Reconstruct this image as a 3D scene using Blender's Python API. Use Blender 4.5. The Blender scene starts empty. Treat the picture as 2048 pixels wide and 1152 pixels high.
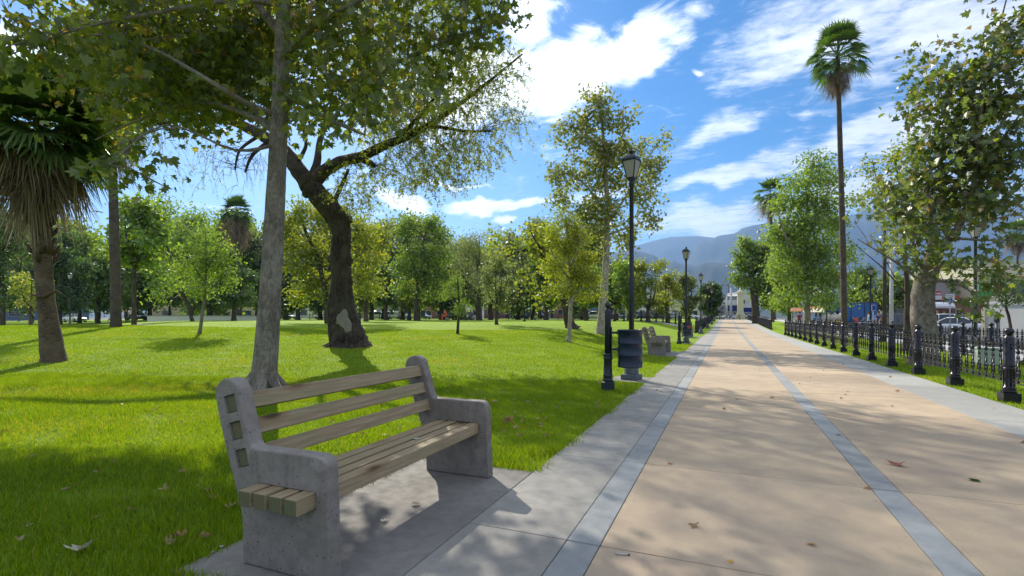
import bpy, bmesh, math, random
import numpy as np
from mathutils import Vector, Matrix, Euler
rad = math.radians
random.seed(7)
rng = np.random.default_rng(11)
SC = bpy.context.scene
COL = SC.collection
# ------------------------------------------------------------------ camera
H = 1.30                      # eye height
FPX, CX, HY = 1016., 1024., 635.   # focal length, centre column, horizon row (2048 px wide photograph)
YAW = math.atan(429 / 1016.)  # the path runs along +Y, the camera looks to the left of it
SN, CS = math.sin(YAW), math.cos(YAW)
cam = bpy.data.cameras.new('camera'); camo = bpy.data.objects.new('camera', cam); COL.objects.link(camo)
cam.sensor_width = 36; cam.lens = 36 * FPX / 2048
cam.shift_y = (HY - 576) / 2048
cam.clip_start = .05; cam.clip_end = 40000
camo.location = (0, 0, H); camo.rotation_euler = (rad(90), 0, YAW)
SC.camera = camo
# ------------------------------------------------------------------ sun, sky, exposure
SUN_AZ, SUN_EL = rad(-46.3), rad(36)
SUNDIR = Vector((math.sin(SUN_AZ) * math.cos(SUN_EL), math.cos(SUN_AZ) * math.cos(SUN_EL), math.sin(SUN_EL)))
sl = bpy.data.lights.new('sun', 'SUN'); sl.energy = 4.3; sl.angle = rad(.53); sl.color = (1, .93, .80)
so = bpy.data.objects.new('sun', sl); COL.objects.link(so)
so.rotation_euler = (-SUNDIR).to_track_quat('-Z', 'Y').to_euler(); so.location = (-30, 30, 40)
SC.view_settings.view_transform = 'Standard'; SC.view_settings.look = 'None'
SC.view_settings.gamma = 1; SC.view_settings.use_curve_mapping = False
SC.view_settings.exposure = .80
cy = SC.cycles
cy.use_denoising = True; cy.max_bounces = 7; cy.diffuse_bounces = 3; cy.glossy_bounces = 2
cy.transmission_bounces = 4; cy.transparent_max_bounces = 8; cy.volume_bounces = 0
cy.sample_clamp_indirect = 6
cy.caustics_reflective = False; cy.caustics_refractive = False
SKY_STRENGTH = .12

def rayw(px, py):
    a = (px - CX) / FPX; b = -(py - HY) / FPX
    return Vector((a * CS - SN, a * SN + CS, b))

class NT:
    """tiny node-tree writer"""
    def __init__(s, t): s.t = t; s.n = t.nodes; s.n.clear()
    def node(s, typ, **kw):
        n = s.n.new(typ)
        for k, v in kw.items(): setattr(n, k, v)
        return n
    def put(s, sock, v):
        if isinstance(v, bpy.types.NodeSocket): s.t.links.new(v, sock)
        elif v is not None:
            if sock.type == 'RGBA' and not hasattr(v, '__len__'): v = (v, v, v, 1)
            elif sock.type == 'RGBA' and len(v) == 3: v = (*v, 1)
            elif sock.type == 'VECTOR' and not hasattr(v, '__len__'): v = (v, v, v)
            sock.default_value = v
    def m(s, op, a, b=None, c=None, clamp=False):
        n = s.node('ShaderNodeMath', operation=op, use_clamp=clamp)
        s.put(n.inputs[0], a); s.put(n.inputs[1], b)
        if c is not None: s.put(n.inputs[2], c)
        return n.outputs[0]
    def mix(s, f, a, b, blend='MIX'):
        n = s.node('ShaderNodeMix', data_type='RGBA', blend_type=blend)
        s.put(n.inputs[0], f); s.put(n.inputs[6], a); s.put(n.inputs[7], b)
        return n.outputs[2]
    def noise(s, vec, scale, detail=4, rough=.55, dist=0):
        n = s.node('ShaderNodeTexNoise'); s.put(n.inputs['Vector'], vec)
        s.put(n.inputs['Scale'], scale); s.put(n.inputs['Detail'], detail)
        s.put(n.inputs['Roughness'], rough); s.put(n.inputs['Distortion'], dist)
        return n.outputs['Fac']
    def ramp(s, f, stops):
        n = s.node('ShaderNodeValToRGB'); e = n.color_ramp.elements
        while len(e) < len(stops): e.new(.5)
        for i, (p, c) in enumerate(stops):
            e[i].position = p
            e[i].color = (c, c, c, 1) if not hasattr(c, '__len__') else (*c, 1)
        s.put(n.inputs[0], f); return n.outputs[0]
    def rng(s, v, a, b, c=0., d=1., smooth=False):
        n = s.node('ShaderNodeMapRange', clamp=True, interpolation_type='SMOOTHSTEP' if smooth else 'LINEAR')
        for i, x in enumerate((v, a, b, c, d)): s.put(n.inputs[i], x)
        return n.outputs[0]
    def mapping(s, vec, scale=(1, 1, 1), loc=(0, 0, 0), rot=(0, 0, 0)):
        n = s.node('ShaderNodeMapping'); s.put(n.inputs[0], vec)
        n.inputs['Location'].default_value = loc; n.inputs['Rotation'].default_value = rot
        n.inputs['Scale'].default_value = scale
        return n.outputs[0]

def build_world():
    w = bpy.data.worlds.new('World'); SC.world = w; w.use_nodes = True
    t = NT(w.node_tree)
    sky = t.node('ShaderNodeTexSky', sky_type='NISHITA')
    sky.sun_disc = False; sky.sun_elevation = SUN_EL; sky.sun_rotation = SUN_AZ
    sky.altitude = 500; sky.air_density = 1.0; sky.dust_density = .6; sky.ozone_density = 3.2
    hsv = t.node('ShaderNodeHueSaturation'); hsv.inputs['Saturation'].default_value = 1.58; hsv.inputs['Value'].default_value = .60
    t.put(hsv.inputs['Color'], sky.outputs[0])
    d = t.node('ShaderNodeTexCoord').outputs['Generated']
    sep = t.node('ShaderNodeSeparateXYZ'); t.put(sep.inputs[0], d)
    x, y, z = sep.outputs
    az = t.m('ARCTAN2', x, y); el = t.m('ARCSINE', z)
    # clouds seen on a layer overhead
    zc = t.m('MAXIMUM', z, .035)
    u = t.m('DIVIDE', x, zc); v = t.m('DIVIDE', y, zc)
    cmb = t.node('ShaderNodeCombineXYZ'); t.put(cmb.inputs[0], u); t.put(cmb.inputs[1], v)
    plane = cmb.outputs[0]
    w1 = t.noise(d, 7, 3, .55); w2 = t.noise(t.mapping(d, loc=(5, 3, 1)), 7, 3, .55)
    azw = t.m('ADD', az, t.m('MULTIPLY', t.m('SUBTRACT', w1, .5), .16))
    elw = t.m('ADD', el, t.m('MULTIPLY', t.m('SUBTRACT', w2, .5), .12))
    def pe(px, py):
        r = rayw(px, py).normalized(); return math.atan2(r.x, r.y), math.asin(r.z)
    def field(blobs):
        acc = None
        for (px, py, rx, ry, tilt, gain) in blobs:
            a0, e0 = pe(px, py); a1, _ = pe(px + rx, py); _, e1 = pe(px, py - ry)
            ra, re = abs(a1 - a0), abs(e1 - e0); c, s_ = math.cos(rad(tilt)), math.sin(rad(tilt))
            da = t.m('SUBTRACT', azw, a0); de = t.m('SUBTRACT', elw, e0)
            p = t.m('ADD', t.m('MULTIPLY', da, c / ra), t.m('MULTIPLY', de, s_ / ra))
            q = t.m('ADD', t.m('MULTIPLY', da, -s_ / re), t.m('MULTIPLY', de, c / re))
            r = t.m('SQRT', t.m('ADD', t.m('MULTIPLY', p, p), t.m('MULTIPLY', q, q)))
            f = t.m('MULTIPLY', t.m('SUBTRACT', 1.25, r, clamp=True), gain)
            acc = f if acc is None else t.m('MAXIMUM', acc, f)
        return acc
    dense = field([(1130, 150, 150, 75, 22, 1.1), (1235, 110, 150, 70, 20, 1.1), (1060, 40, 60, 75, 0, .8), (940, 190, 190, 90, 10, 1.15),
                   (1345, 75, 90, 45, 35, .55), (988, 412, 105, 17, 3, 1.1), (808, 410, 58, 24, -16, 1.1), (1010, 438, 36, 12, 0, 1),
                   (915, 374, 70, 9, 0, .75), (40, 150, 90, 120, 0, .8), (1425, 142, 34, 14, -15, .6), (-260, 200, 260, 150, 0, .6)])
    wispy = field([(1640, 70, 260, 95, 0, 1.0), (1900, 60, 330, 130, 0, 1.0), (1560, 140, 110, 40, 10, .8), (1700, 270, 330, 36, 13, 1.0),
                   (1900, 235, 330, 95, 14, 1.05), (1420, 265, 110, 30, 14, .85), (1430, 362, 150, 18, 3, 1.0), (1420, 440, 190, 42, 3, 1.1),
                   (1660, 400, 260, 60, 4, 1.0), (1900, 380, 280, 60, 0, .8), (1180, 392, 120, 14, 4, .8), (1610, 222, 40, 12, 0, .6)])
    n1 = t.noise(plane, 1.7, 9, .60, .35)
    n2 = t.noise(t.mapping(plane, (.85, 1.5, 1), rot=(0, 0, rad(-35))), 4.6, 9, .66, .4)
    n4 = t.noise(t.mapping(plane, (.9, 1.25, 1), rot=(0, 0, rad(-20))), 15, 6, .62, .3)
    n3 = t.noise(t.mapping(plane, (.9, 1.6, 1)), 2.6, 7, .58)
    nd = t.noise(t.mapping(d, (1, 1, 2.2), rot=(0, rad(12), 0)), 10, 9, .64, .7)
    dd = t.rng(t.m('ADD', dense, t.m('ADD', t.m('MULTIPLY', t.m('SUBTRACT', nd, .5), 2.1), t.m('MULTIPLY', t.m('SUBTRACT', n2, .5), .5))), .08, .80, 0, 1, True)
    ww = t.rng(t.m('ADD', wispy, t.m('ADD', t.m('ADD', t.m('MULTIPLY', t.m('SUBTRACT', n2, .5), 1.5), t.m('MULTIPLY', t.m('SUBTRACT', n4, .5), .95)), t.m('MULTIPLY', t.m('SUBTRACT', nd, .5), .9))), .05, 1.12, 0, .88, True)
    # broken cloud outside the frame, its cover raised to whiten the ambient light
    front = t.rng(t.m('ABSOLUTE', t.m('SUBTRACT', az, -YAW)), .85, 1.25)
    high = t.rng(el, .60, .85)
    out = t.m('MAXIMUM', front, high)
    gen = t.m('MULTIPLY', t.rng(n1, .35, .54, 0, .92, True), out)
    dens = t.m('MAXIMUM', t.m('MAXIMUM', dd, ww), gen)
    dens = t.m('MULTIPLY', dens, t.rng(el, -.01, .03))
    # brighter towards the sun, greyer in the thick middles
    sv = t.node('ShaderNodeVectorMath', operation='DOT_PRODUCT'); t.put(sv.inputs[0], d); sv.inputs[1].default_value = SUNDIR
    glow = t.m('POWER', t.m('MAXIMUM', sv.outputs['Value'], 0), 3)
    val = t.m('ADD', 5.9, t.m('MULTIPLY', glow, 3.8))
    shade = t.rng(n3, .42, .70, 1.0, .80)
    val = t.m('MULTIPLY', val, shade)
    cc = t.node('ShaderNodeCombineColor')
    t.put(cc.inputs[0], t.m('MULTIPLY', val, .97)); t.put(cc.inputs[1], t.m('MULTIPLY', val, 1.0)); t.put(cc.inputs[2], t.m('MULTIPLY', val, 1.05))
    colr = t.mix(dens, hsv.outputs[0], cc.outputs[0])
    bg = t.node('ShaderNodeBackground'); t.put(bg.inputs[0], colr); bg.inputs[1].default_value = SKY_STRENGTH
    o = t.node('ShaderNodeOutputWorld'); t.put(o.inputs[0], bg.outputs[0])
build_world()

# ------------------------------------------------------------------ terrain heights and pixel-to-place helpers
def ss(x): x = min(1., max(0., x)); return x * x * (3 - 2 * x)
def pz(y): return .85 * ss((y - 40) / 75.)
def gz(x, y):
    """height of the lawns"""
    b = pz(y)
    if x > -1.5: return b
    d = math.hypot(x, y)
    h = .95 * ss((d - 7) / 30.) * ss((-x - 1.5) / 7.)
    if y > 0: h -= .5 * ss((d - 33) / 9.) * ss((-x / y - 1.45) / .5)
    return h + b * max(0, 1 - h / .95)
def P(px, py, D):
    r = rayw(px, py); return Vector((r.x * D, r.y * D, H + r.z * D))
def PG(px, D):
    r = rayw(px, HY); return Vector((r.x * D, r.y * D, gz(r.x * D, r.y * D)))
def G(px, py):
    """where the ray through a pixel meets the ground -> point, distance"""
    r = rayw(px, py); D = 1.5
    while D < 150:
        p = r * D
        if H + p.z <= gz(p.x, p.y): break
        D += .02
    return Vector((r.x * D, r.y * D, gz(r.x * D, r.y * D))), D
def path_pt(px, x):
    r = rayw(px, HY); k = x / r.x; return Vector((x, r.y * k, 0)), k

# ------------------------------------------------------------------ mesh helpers
class MB:
    def __init__(s): s.v = []; s.f = []; s.mi = []; s.sm = []; s.cur = 0
    def add(s, vs, fs, smooth=False):
        o = len(s.v); s.v.extend([tuple(p) for p in vs])
        for f in fs:
            s.f.append([o + i for i in f]); s.mi.append(s.cur); s.sm.append(smooth)
        return s
    def box(s, c, sz, rot=None):
        x, y, z = sz[0] / 2, sz[1] / 2, sz[2] / 2
        p = [Vector(q) for q in ((-x, -y, -z), (x, -y, -z), (x, y, -z), (-x, y, -z), (-x, -y, z), (x, -y, z), (x, y, z), (-x, y, z))]
        if rot is not None:
            R = Euler(rot).to_matrix(); p = [R @ q for q in p]
        c = Vector(c)
        return s.add([q + c for q in p], [(0, 3, 2, 1), (4, 5, 6, 7), (0, 1, 5, 4), (1, 2, 6, 5), (2, 3, 7, 6), (3, 0, 4, 7)])
    def tube(s, pts, radii, n=8, closed=False, caps=True, wob=0., smooth=True):
        pts = [Vector(p) for p in pts]; N = len(pts)
        if not hasattr(radii, '__len__'): radii = [radii] * N
        vs = []; ref = None
        for i, p in enumerate(pts):
            if closed: t = pts[(i + 1) % N] - pts[i - 1]
            else: t = pts[min(i + 1, N - 1)] - pts[max(i - 1, 0)]
            if t.length < 1e-9: t = Vector((0, 0, 1))
            t.normalize()
            if ref is None:
                ref = t.orthogonal()
                if abs(t.z) > .7: ref = Vector((1, 0, 0)) - t * t.x
            ref = (ref - t * ref.dot(t)).normalized(); b = t.cross(ref)
            for k in range(n):
                a = 2 * math.pi * k / n; r = radii[i]
                if wob: r *= 1 + wob * (random.random() - .5) * 2
                vs.append(p + (ref * math.cos(a) + b * math.sin(a)) * r)
        fs = []
        for i in range(N if closed else N - 1):
            j = (i + 1) % N
            for k in range(n):
                l = (k + 1) % n; fs.append((i * n + k, i * n + l, j * n + l, j * n + k))
        if caps and not closed:
            fs.append(tuple(range(n))[::-1]); fs.append(tuple(range((N - 1) * n, N * n)))
        return s.add(vs, fs, smooth)
    def lathe(s, prof, c=(0, 0, 0), n=16, smooth=True, caps=True, ph=0.):
        vs = []; fs = []
        for (r, z) in prof:
            for k in range(n):
                a = 2 * math.pi * k / n + ph; vs.append((c[0] + r * math.cos(a), c[1] + r * math.sin(a), c[2] + z))
        for i in range(len(prof) - 1):
            for k in range(n):
                l = (k + 1) % n; fs.append((i * n + k, i * n + l, (i + 1) * n + l, (i + 1) * n + k))
        if caps: fs.append(tuple(range(n))[::-1]); fs.append(tuple(range((len(prof) - 1) * n, len(prof) * n)))
        return s.add(vs, fs, smooth)
    def prism(s, poly, axis, a, b):
        """poly in the plane across axis ('x': (y,z), 'y': (x,z), 'z': (x,y)), from a to b along it"""
        def mk(q, t): return {'x': (t, q[0], q[1]), 'y': (q[0], t, q[1]), 'z': (q[0], q[1], t)}[axis]
        n = len(poly)
        vs = [mk(q, a) for q in poly] + [mk(q, b) for q in poly]
        return s.add(vs, [tuple(range(n)), tuple(range(n, 2 * n))[::-1]] + [(i, (i + 1) % n, n + (i + 1) % n, n + i) for i in range(n)][::-1])
    def sphere(s, c, r, n=12, m=8, sc=(1, 1, 1)):
        vs = []; fs = []
        for i in range(m + 1):
            th = math.pi * i / m; rr = max(1e-4, math.sin(th))
            for k in range(n):
                a = 2 * math.pi * k / n
                vs.append((c[0] + r * sc[0] * rr * math.cos(a), c[1] + r * sc[1] * rr * math.sin(a), c[2] + r * sc[2] * math.cos(th)))
        for i in range(m):
            for k in range(n):
                l = (k + 1) % n; fs.append((i * n + k, (i + 1) * n + k, (i + 1) * n + l, i * n + l))
        return s.add(vs, fs, True)
    def mesh(s, name, mats, off=(0, 0, 0), bevel=0., seg=2, fixn=True):
        me = bpy.data.meshes.new(name); o = off
        me.from_pydata([(v[0] - o[0], v[1] - o[1], v[2] - o[2]) for v in s.v], [], s.f)
        for m in (mats if isinstance(mats, (list, tuple)) else [mats]): me.materials.append(m)
        me.polygons.foreach_set('material_index', s.mi); me.polygons.foreach_set('use_smooth', s.sm)
        if fixn or bevel:
            b = bmesh.new(); b.from_mesh(me)
            if fixn: bmesh.ops.recalc_face_normals(b, faces=b.faces)
            if bevel:
                es = [e for e in b.edges if len(e.link_faces) == 2 and e.calc_face_angle(0) > .6]
                bmesh.ops.bevel(b, geom=es, offset=bevel, segments=seg, profile=.5, affect='EDGES', clamp_overlap=True)
            b.to_mesh(me); b.free()
        me.update(); return me
    def build(s, name, mats, parent=None, bevel=0., seg=2, loc=None, **kw):
        off = (0, 0, 0)
        if parent is not None and kw.get('world', True): off = parent.location if parent.parent is None else parent.location + parent.parent.location
        if loc is not None: off = loc
        return link(name, s.mesh(name, mats, off, bevel, seg), parent, loc)
def link(name, me, parent=None, loc=None):
    o = bpy.data.objects.new(name, me); COL.objects.link(o)
    if loc is not None: o.location = loc
    if parent is not None: o.parent = parent
    return o
def tag(o, label=None, cat=None, group=None, kind=None):
    if label: o['label'] = label
    if cat: o['category'] = cat
    if group: o['group'] = group
    if kind: o['kind'] = kind
    return o
def thing(name, label, cat, loc=(0, 0, 0), group=None, rz=0):
    o = bpy.data.objects.new(name, None); COL.objects.link(o); o.empty_display_size = .1
    o.location = loc; o.rotation_euler = (0, 0, rz)
    return tag(o, label, cat, group)
def kids(o): return [c for c in COL.objects if c.parent == o]
def copy_tree(o, loc=None, rz=None, label=None, scale=None, _p=None, _map=None):
    m = _map if _map is not None else {}
    if _map is None:
        for c in COL.objects:
            if c.parent: m.setdefault(c.parent.name, []).append(c)
    c = o.copy(); COL.objects.link(c)
    if _p is not None: c.parent = _p; c.matrix_parent_inverse = o.matrix_parent_inverse.copy()
    if loc is not None: c.location = loc
    if rz is not None: c.rotation_euler = (0, 0, rz)
    if scale is not None: c.scale = (scale,) * 3
    if label: c['label'] = label
    for ch in m.get(o.name, []): copy_tree(ch, _p=c, _map=m)
    return c
def np_mesh(name, V, F, mat, tint=None, smooth=False):
    """V (N,3), F (M,k) -> mesh, with one 'tint' value per face"""
    me = bpy.data.meshes.new(name); V = np.asarray(V, np.float32); F = np.asarray(F, np.int32); k = F.shape[1]
    me.vertices.add(len(V)); me.vertices.foreach_set('co', V.ravel())
    me.loops.add(F.size); me.loops.foreach_set('vertex_index', F.ravel())
    me.polygons.add(len(F)); me.polygons.foreach_set('loop_start', np.arange(0, F.size, k, dtype=np.int32))
    me.polygons.foreach_set('loop_total', np.full(len(F), k, np.int32))
    if smooth: me.polygons.foreach_set('use_smooth', np.ones(len(F), bool))
    me.update(calc_edges=True)
    if tint is not None:
        a = me.attributes.new('tint', 'FLOAT', 'FACE'); a.data.foreach_set('value', np.asarray(tint, np.float32))
    me.materials.append(mat); return me

# ------------------------------------------------------------------ materials
def new_mat(name):
    m = bpy.data.materials.new(name); m.use_nodes = True
    t = NT(m.node_tree); out = t.node('ShaderNodeOutputMaterial')
    return m, t, out
def principled(t, out, col, rough=.6, metal=0., bump=None, bs=.3, bd=.01, spec=.5, coat=0):
    p = t.node('ShaderNodeBsdfPrincipled'); t.put(p.inputs['Base Color'], col); t.put(p.inputs['Roughness'], rough)
    p.inputs['Metallic'].default_value = metal; p.inputs['Specular IOR Level'].default_value = spec
    if coat: p.inputs['Coat Weight'].default_value = coat; p.inputs['Coat Roughness'].default_value = .05
    if bump is not None:
        b = t.node('ShaderNodeBump'); b.inputs['Strength'].default_value = bs; b.inputs['Distance'].default_value = bd
        t.put(b.inputs['Height'], bump); t.put(p.inputs['Normal'], b.outputs[0])
    t.put(out.inputs[0], p.outputs[0]); return p
def objco(t, gen=False):
    return t.node('ShaderNodeTexCoord').outputs['Object']
def worldco(t): return t.node('ShaderNodeNewGeometry').outputs['Position']
def mat_plain(name, col, rough=.6, metal=0., var=.12, scale=3., spec=.5, bs=0., coat=0):
    m, t, out = new_mat(name)
    n = t.noise(objco(t), scale, 5, .6)
    c = t.mix(n, [v * (1 - var) for v in col], [min(1, v * (1 + var)) for v in col])
    principled(t, out, c, t.rng(n, .3, .7, rough - .06, rough + .06), metal, bump=n if bs else None, bs=bs, spec=spec, coat=coat)
    return m
def mat_concrete(name, a, b, dark, fine=160, stain=1.3, bs=.25, rough=.85, streak=False):
    """cast concrete: soft blotches, dark specks and pores, a little grain"""
    m, t, out = new_mat(name); p = worldco(t)
    big = t.noise(p, stain, 6, .62); mid = t.noise(p, stain * 7, 5, .6); gr = t.noise(p, fine, 3, .7)
    c = t.mix(t.rng(big, .32, .68), a, b)
    c = t.mix(t.rng(mid, .42, .72, 0, .55), c, dark)
    c = t.mix(t.rng(gr, .3, .7, 0, .35), c, [v * .55 for v in a])
    vo = t.node('ShaderNodeTexVoronoi'); t.put(vo.inputs['Vector'], p); vo.inputs['Scale'].default_value = 30 if streak else 38
    pit = t.rng(vo.outputs['Distance'], .10 if streak else .05, .17 if streak else .12)
    c = t.mix(pit, [v * .35 for v in a], c)
    v2 = t.node('ShaderNodeTexVoronoi'); t.put(v2.inputs['Vector'], p); v2.inputs['Scale'].default_value = 7.5 if not streak else 26
    gum = t.m('MULTIPLY', t.rng(v2.outputs['Distance'], .085, .06), t.rng(t.noise(p, 2.3, 3, .5), .5, .62)); c = t.mix(t.m('MULTIPLY', gum, .55), c, [v * .4 for v in dark])
    old = t.noise(t.mapping(p, loc=(7, 2, 0)), .33, 7, .7); c = t.mix(t.rng(old, .46, .66, 0, .5), c, [v * .85 for v in dark])
    if streak:
        sk = t.noise(t.mapping(p, (1, 1, .07)), 21, 4, .6); c = t.mix(t.rng(sk, .5, .72, 0, .28), c, [v * .8 for v in dark])
        lt = t.noise(p, 5, 5, .7); c = t.mix(t.rng(lt, .58, .72, 0, .45), c, [min(1, v * 1.45) for v in b])
    ri = t.node('ShaderNodeObjectInfo').outputs['Random']; c = t.mix(1., c, t.ramp(ri, [(0, .86), (1, 1.10)]), 'MULTIPLY')
    h = t.m('ADD', t.m('MULTIPLY', gr, .5), t.m('MULTIPLY', pit, .5))
    principled(t, out, c, t.rng(mid, .3, .7, rough - .12, rough + .05), bump=h, bs=bs, bd=.004)
    return m
M = {}
M['bench_concrete'] = mat_concrete('bench_concrete', (.255, .228, .205), (.34, .305, .275), (.145, .128, .113), fine=210, stain=2.2, bs=.8, streak=True)
M['pad_concrete'] = mat_concrete('pad_concrete', (.215, .20, .18), (.29, .27, .24), (.125, .115, .108), stain=1.6)
M['band_concrete'] = mat_concrete('band_concrete', (.285, .27, .24), (.37, .35, .31), (.185, .175, .162), stain=1.1)
M['strip_concrete'] = mat_concrete('strip_concrete', (.28, .29, .285), (.37, .38, .375), (.21, .215, .215), stain=1.2)
M['edge_concrete'] = mat_concrete('edge_concrete', (.37, .365, .335), (.45, .44, .40), (.30, .30, .28), stain=1.5)
M['tan_concrete'] = mat_concrete('tan_concrete', (.455, .345, .228), (.56, .44, .288), (.335, .25, .20), stain=.5, bs=.3)
M['joint'] = mat_plain('joint', (.035, .032, .03), .95)
def mat_wood():
    m, t, out = new_mat('weathered_wood'); p = objco(t)
    ri = t.node('ShaderNodeObjectInfo').outputs['Random']
    off = t.node('ShaderNodeVectorMath', operation='ADD'); t.put(off.inputs[0], p)
    cb = t.node('ShaderNodeCombineXYZ'); t.put(cb.inputs[1], t.m('MULTIPLY', ri, 37)); t.put(cb.inputs[0], t.m('MULTIPLY', ri, 11)); t.put(off.inputs[1], cb.outputs[0])
    q = off.outputs[0]
    g = t.noise(t.mapping(q, (1, .045, 1)), 75, 5, .65, .6)
    big = t.noise(t.mapping(q, (1, .22, 1)), 6, 4, .6, 1.2)
    wv = t.node('ShaderNodeTexWave', wave_type='RINGS', rings_direction='Y'); t.put(wv.inputs['Vector'], t.mapping(q, (1, .05, 1), loc=(.03, 0, .02)))
    wv.inputs['Scale'].default_value = 26; wv.inputs['Distortion'].default_value = 3.5; wv.inputs['Detail'].default_value = 3
    c = t.mix(t.rng(g, .3, .7), (.225, .168, .10), (.46, .36, .225))
    c = t.mix(t.m('MULTIPLY', wv.outputs['Fac'], .45), c, (.20, .135, .065))
    c = t.mix(t.rng(big, .45, .72, 0, .55), c, (.24, .25, .12))      # green treated patches
    vo = t.node('ShaderNodeTexVoronoi'); t.put(vo.inputs['Vector'], t.mapping(q, (5, 2.1, 5))); vo.inputs['Scale'].default_value = 1.0; vo.inputs['Randomness'].default_value = 1
    kn = t.rng(vo.outputs['Distance'], .10, .20); ring = t.rng(vo.outputs['Distance'], .16, .34)
    c = t.mix(ring, (.24, .15, .075), c); c = t.mix(kn, (.055, .03, .015), c)
    nz = t.node('ShaderNodeSeparateXYZ'); t.put(nz.inputs[0], t.node('ShaderNodeNewGeometry').outputs['True Normal'])
    endg = t.rng(t.m('ABSOLUTE', nz.outputs[1]), .8, .95); ec = t.mix(t.rng(big, .4, .7), (.13, .15, .075), (.20, .15, .085)); ec = t.mix(t.m('MULTIPLY', wv.outputs['Fac'], .6), ec, (.09, .085, .045)); c = t.mix(endg, c, ec)
    principled(t, out, c, t.rng(g, .3, .7, .6, .85), bump=t.m('ADD', g, t.m('MULTIPLY', wv.outputs['Fac'], .3)), bs=.35, bd=.003)
    return m
M['wood'] = mat_wood()
def mat_iron(name, col, rough=.38):
    m, t, out = new_mat(name); p = worldco(t)
    n = t.noise(p, 9, 5, .6); f = t.noise(p, 90, 3, .6); dirt = t.rng(t.noise(p, 3.5, 6, .7), .55, .8, 0, .05)
    c = t.mix(n, [v * .7 for v in col], [v * 1.4 for v in col]); c = t.mix(dirt, c, (.11, .10, .10))
    principled(t, out, c, t.m('ADD', t.rng(n, .3, .7, rough - .1, rough + .14), t.m('MULTIPLY', dirt, .5)), bump=f, bs=.12, bd=.003, spec=.5)
    return m
M['iron'] = mat_iron('black_painted_iron', (.007, .006, .015), .27)
M['lamp_iron'] = mat_iron('dark_blue_painted_iron', (.013, .020, .032), .42)
M['bin_paint'] = mat_iron('bin_paint', (.012, .022, .048), .36)
M['base_paint'] = mat_iron('worn_base_paint', (.09, .11, .13), .6)
def mat_frost():
    m, t, out = new_mat('frosted_pane')
    p = t.node('ShaderNodeBsdfDiffuse'); tr = t.node('ShaderNodeBsdfTranslucent'); gl = t.node('ShaderNodeBsdfGlossy')
    n = t.noise(objco(t), 14, 4, .6); c = t.mix(n, (.66, .64, .58), (.80, .79, .75))
    t.put(p.inputs[0], c); t.put(tr.inputs[0], c); gl.inputs['Roughness'].default_value = .25
    a = t.node('ShaderNodeMixShader'); a.inputs[0].default_value = .6; t.put(a.inputs[1], p.outputs[0]); t.put(a.inputs[2], tr.outputs[0])
    b = t.node('ShaderNodeMixShader'); b.inputs[0].default_value = .07; t.put(b.inputs[1], a.outputs[0]); t.put(b.inputs[2], gl.outputs[0])
    t.put(out.inputs[0], b.outputs[0]); return m
M['pane'] = mat_frost()
def mat_leaf(name, stops, trans=.5, tboost=(1.25, 1.3, .55), gloss=.07, rough=.42, lift=1.38):
    m, t, out = new_mat(name)
    at = t.node('ShaderNodeAttribute', attribute_name='tint').outputs['Fac']
    c = t.ramp(at, [(p, tuple(min(.6, v * lift) for v in q)) for p, q in stops])
    c2 = t.mix(1., c, tboost, 'MULTIPLY')
    d = t.node('ShaderNodeBsdfDiffuse'); t.put(d.inputs[0], c)
    tr = t.node('ShaderNodeBsdfTranslucent'); t.put(tr.inputs[0], c2)
    g = t.node('ShaderNodeBsdfGlossy'); g.inputs['Roughness'].default_value = rough
    a = t.node('ShaderNodeMixShader'); a.inputs[0].default_value = trans; t.put(a.inputs[1], d.outputs[0]); t.put(a.inputs[2], tr.outputs[0])
    b = t.node('ShaderNodeMixShader'); b.inputs[0].default_value = gloss; t.put(b.inputs[1], a.outputs[0]); t.put(b.inputs[2], g.outputs[0])
    t.put(out.inputs[0], b.outputs[0]); return m
M['leaf_plane'] = mat_leaf('plane_leaf', [(0, (.045, .072, .016)), (.45, (.085, .115, .022)), (.72, (.14, .16, .026)), (.9, (.20, .16, .035)), (1, (.22, .13, .04))], .56, (2.2, 2.1, .75))
M['leaf_plane_brown'] = mat_leaf('brownish_plane_leaf', [(0, (.04, .065, .022)), (.4, (.07, .105, .03)), (.68, (.105, .115, .035)), (.82, (.13, .09, .045)), (.9, (.14, .21, .02)), (1, (.20, .27, .03))], .5, (2.1, 2.0, .75))
M['leaf_green'] = mat_leaf('green_leaf', [(0, (.06, .10, .022)), (.5, (.10, .155, .03)), (1, (.15, .20, .045))], .54, (2.0, 1.95, .7))
M['leaf_bright'] = mat_leaf('bright_leaf', [(0, (.07, .12, .025)), (.5, (.12, .178, .04)), (1, (.18, .23, .06))], .55, (1.9, 1.9, .6))
M['leaf_dark'] = mat_leaf('dark_leaf', [(0, (.028, .055, .018)), (.6, (.05, .09, .026)), (1, (.08, .125, .03))], .45, (1.8, 1.8, .8))
M['leaf_grey'] = mat_leaf('grey_green_leaf', [(0, (.085, .11, .05)), (.5, (.135, .16, .07)), (1, (.20, .22, .10))], .5, (1.7, 1.75, .8))
M['leaf_yellow'] = mat_leaf('yellow_leaf', [(0, (.10, .13, .02)), (.5, (.19, .205, .028)), (1, (.29, .265, .03))], .55, (1.55, 1.7, .5))
M['leaf_olive'] = mat_leaf('olive_leaf', [(0, (.085, .105, .035)), (.5, (.15, .165, .055)), (1, (.23, .205, .09))], .52, (1.8, 1.85, .75))
M['leaf_yelgreen'] = mat_leaf('yellow_green_leaf', [(0, (.08, .115, .018)), (.5, (.145, .175, .024)), (1, (.25, .23, .03))], .55, (1.9, 1.85, .55))
M['frond'] = mat_leaf('green_frond', [(0, (.030, .062, .016)), (.5, (.05, .095, .022)), (1, (.085, .13, .03))], .35, (1.5, 1.7, .6), .10, .35)
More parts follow.
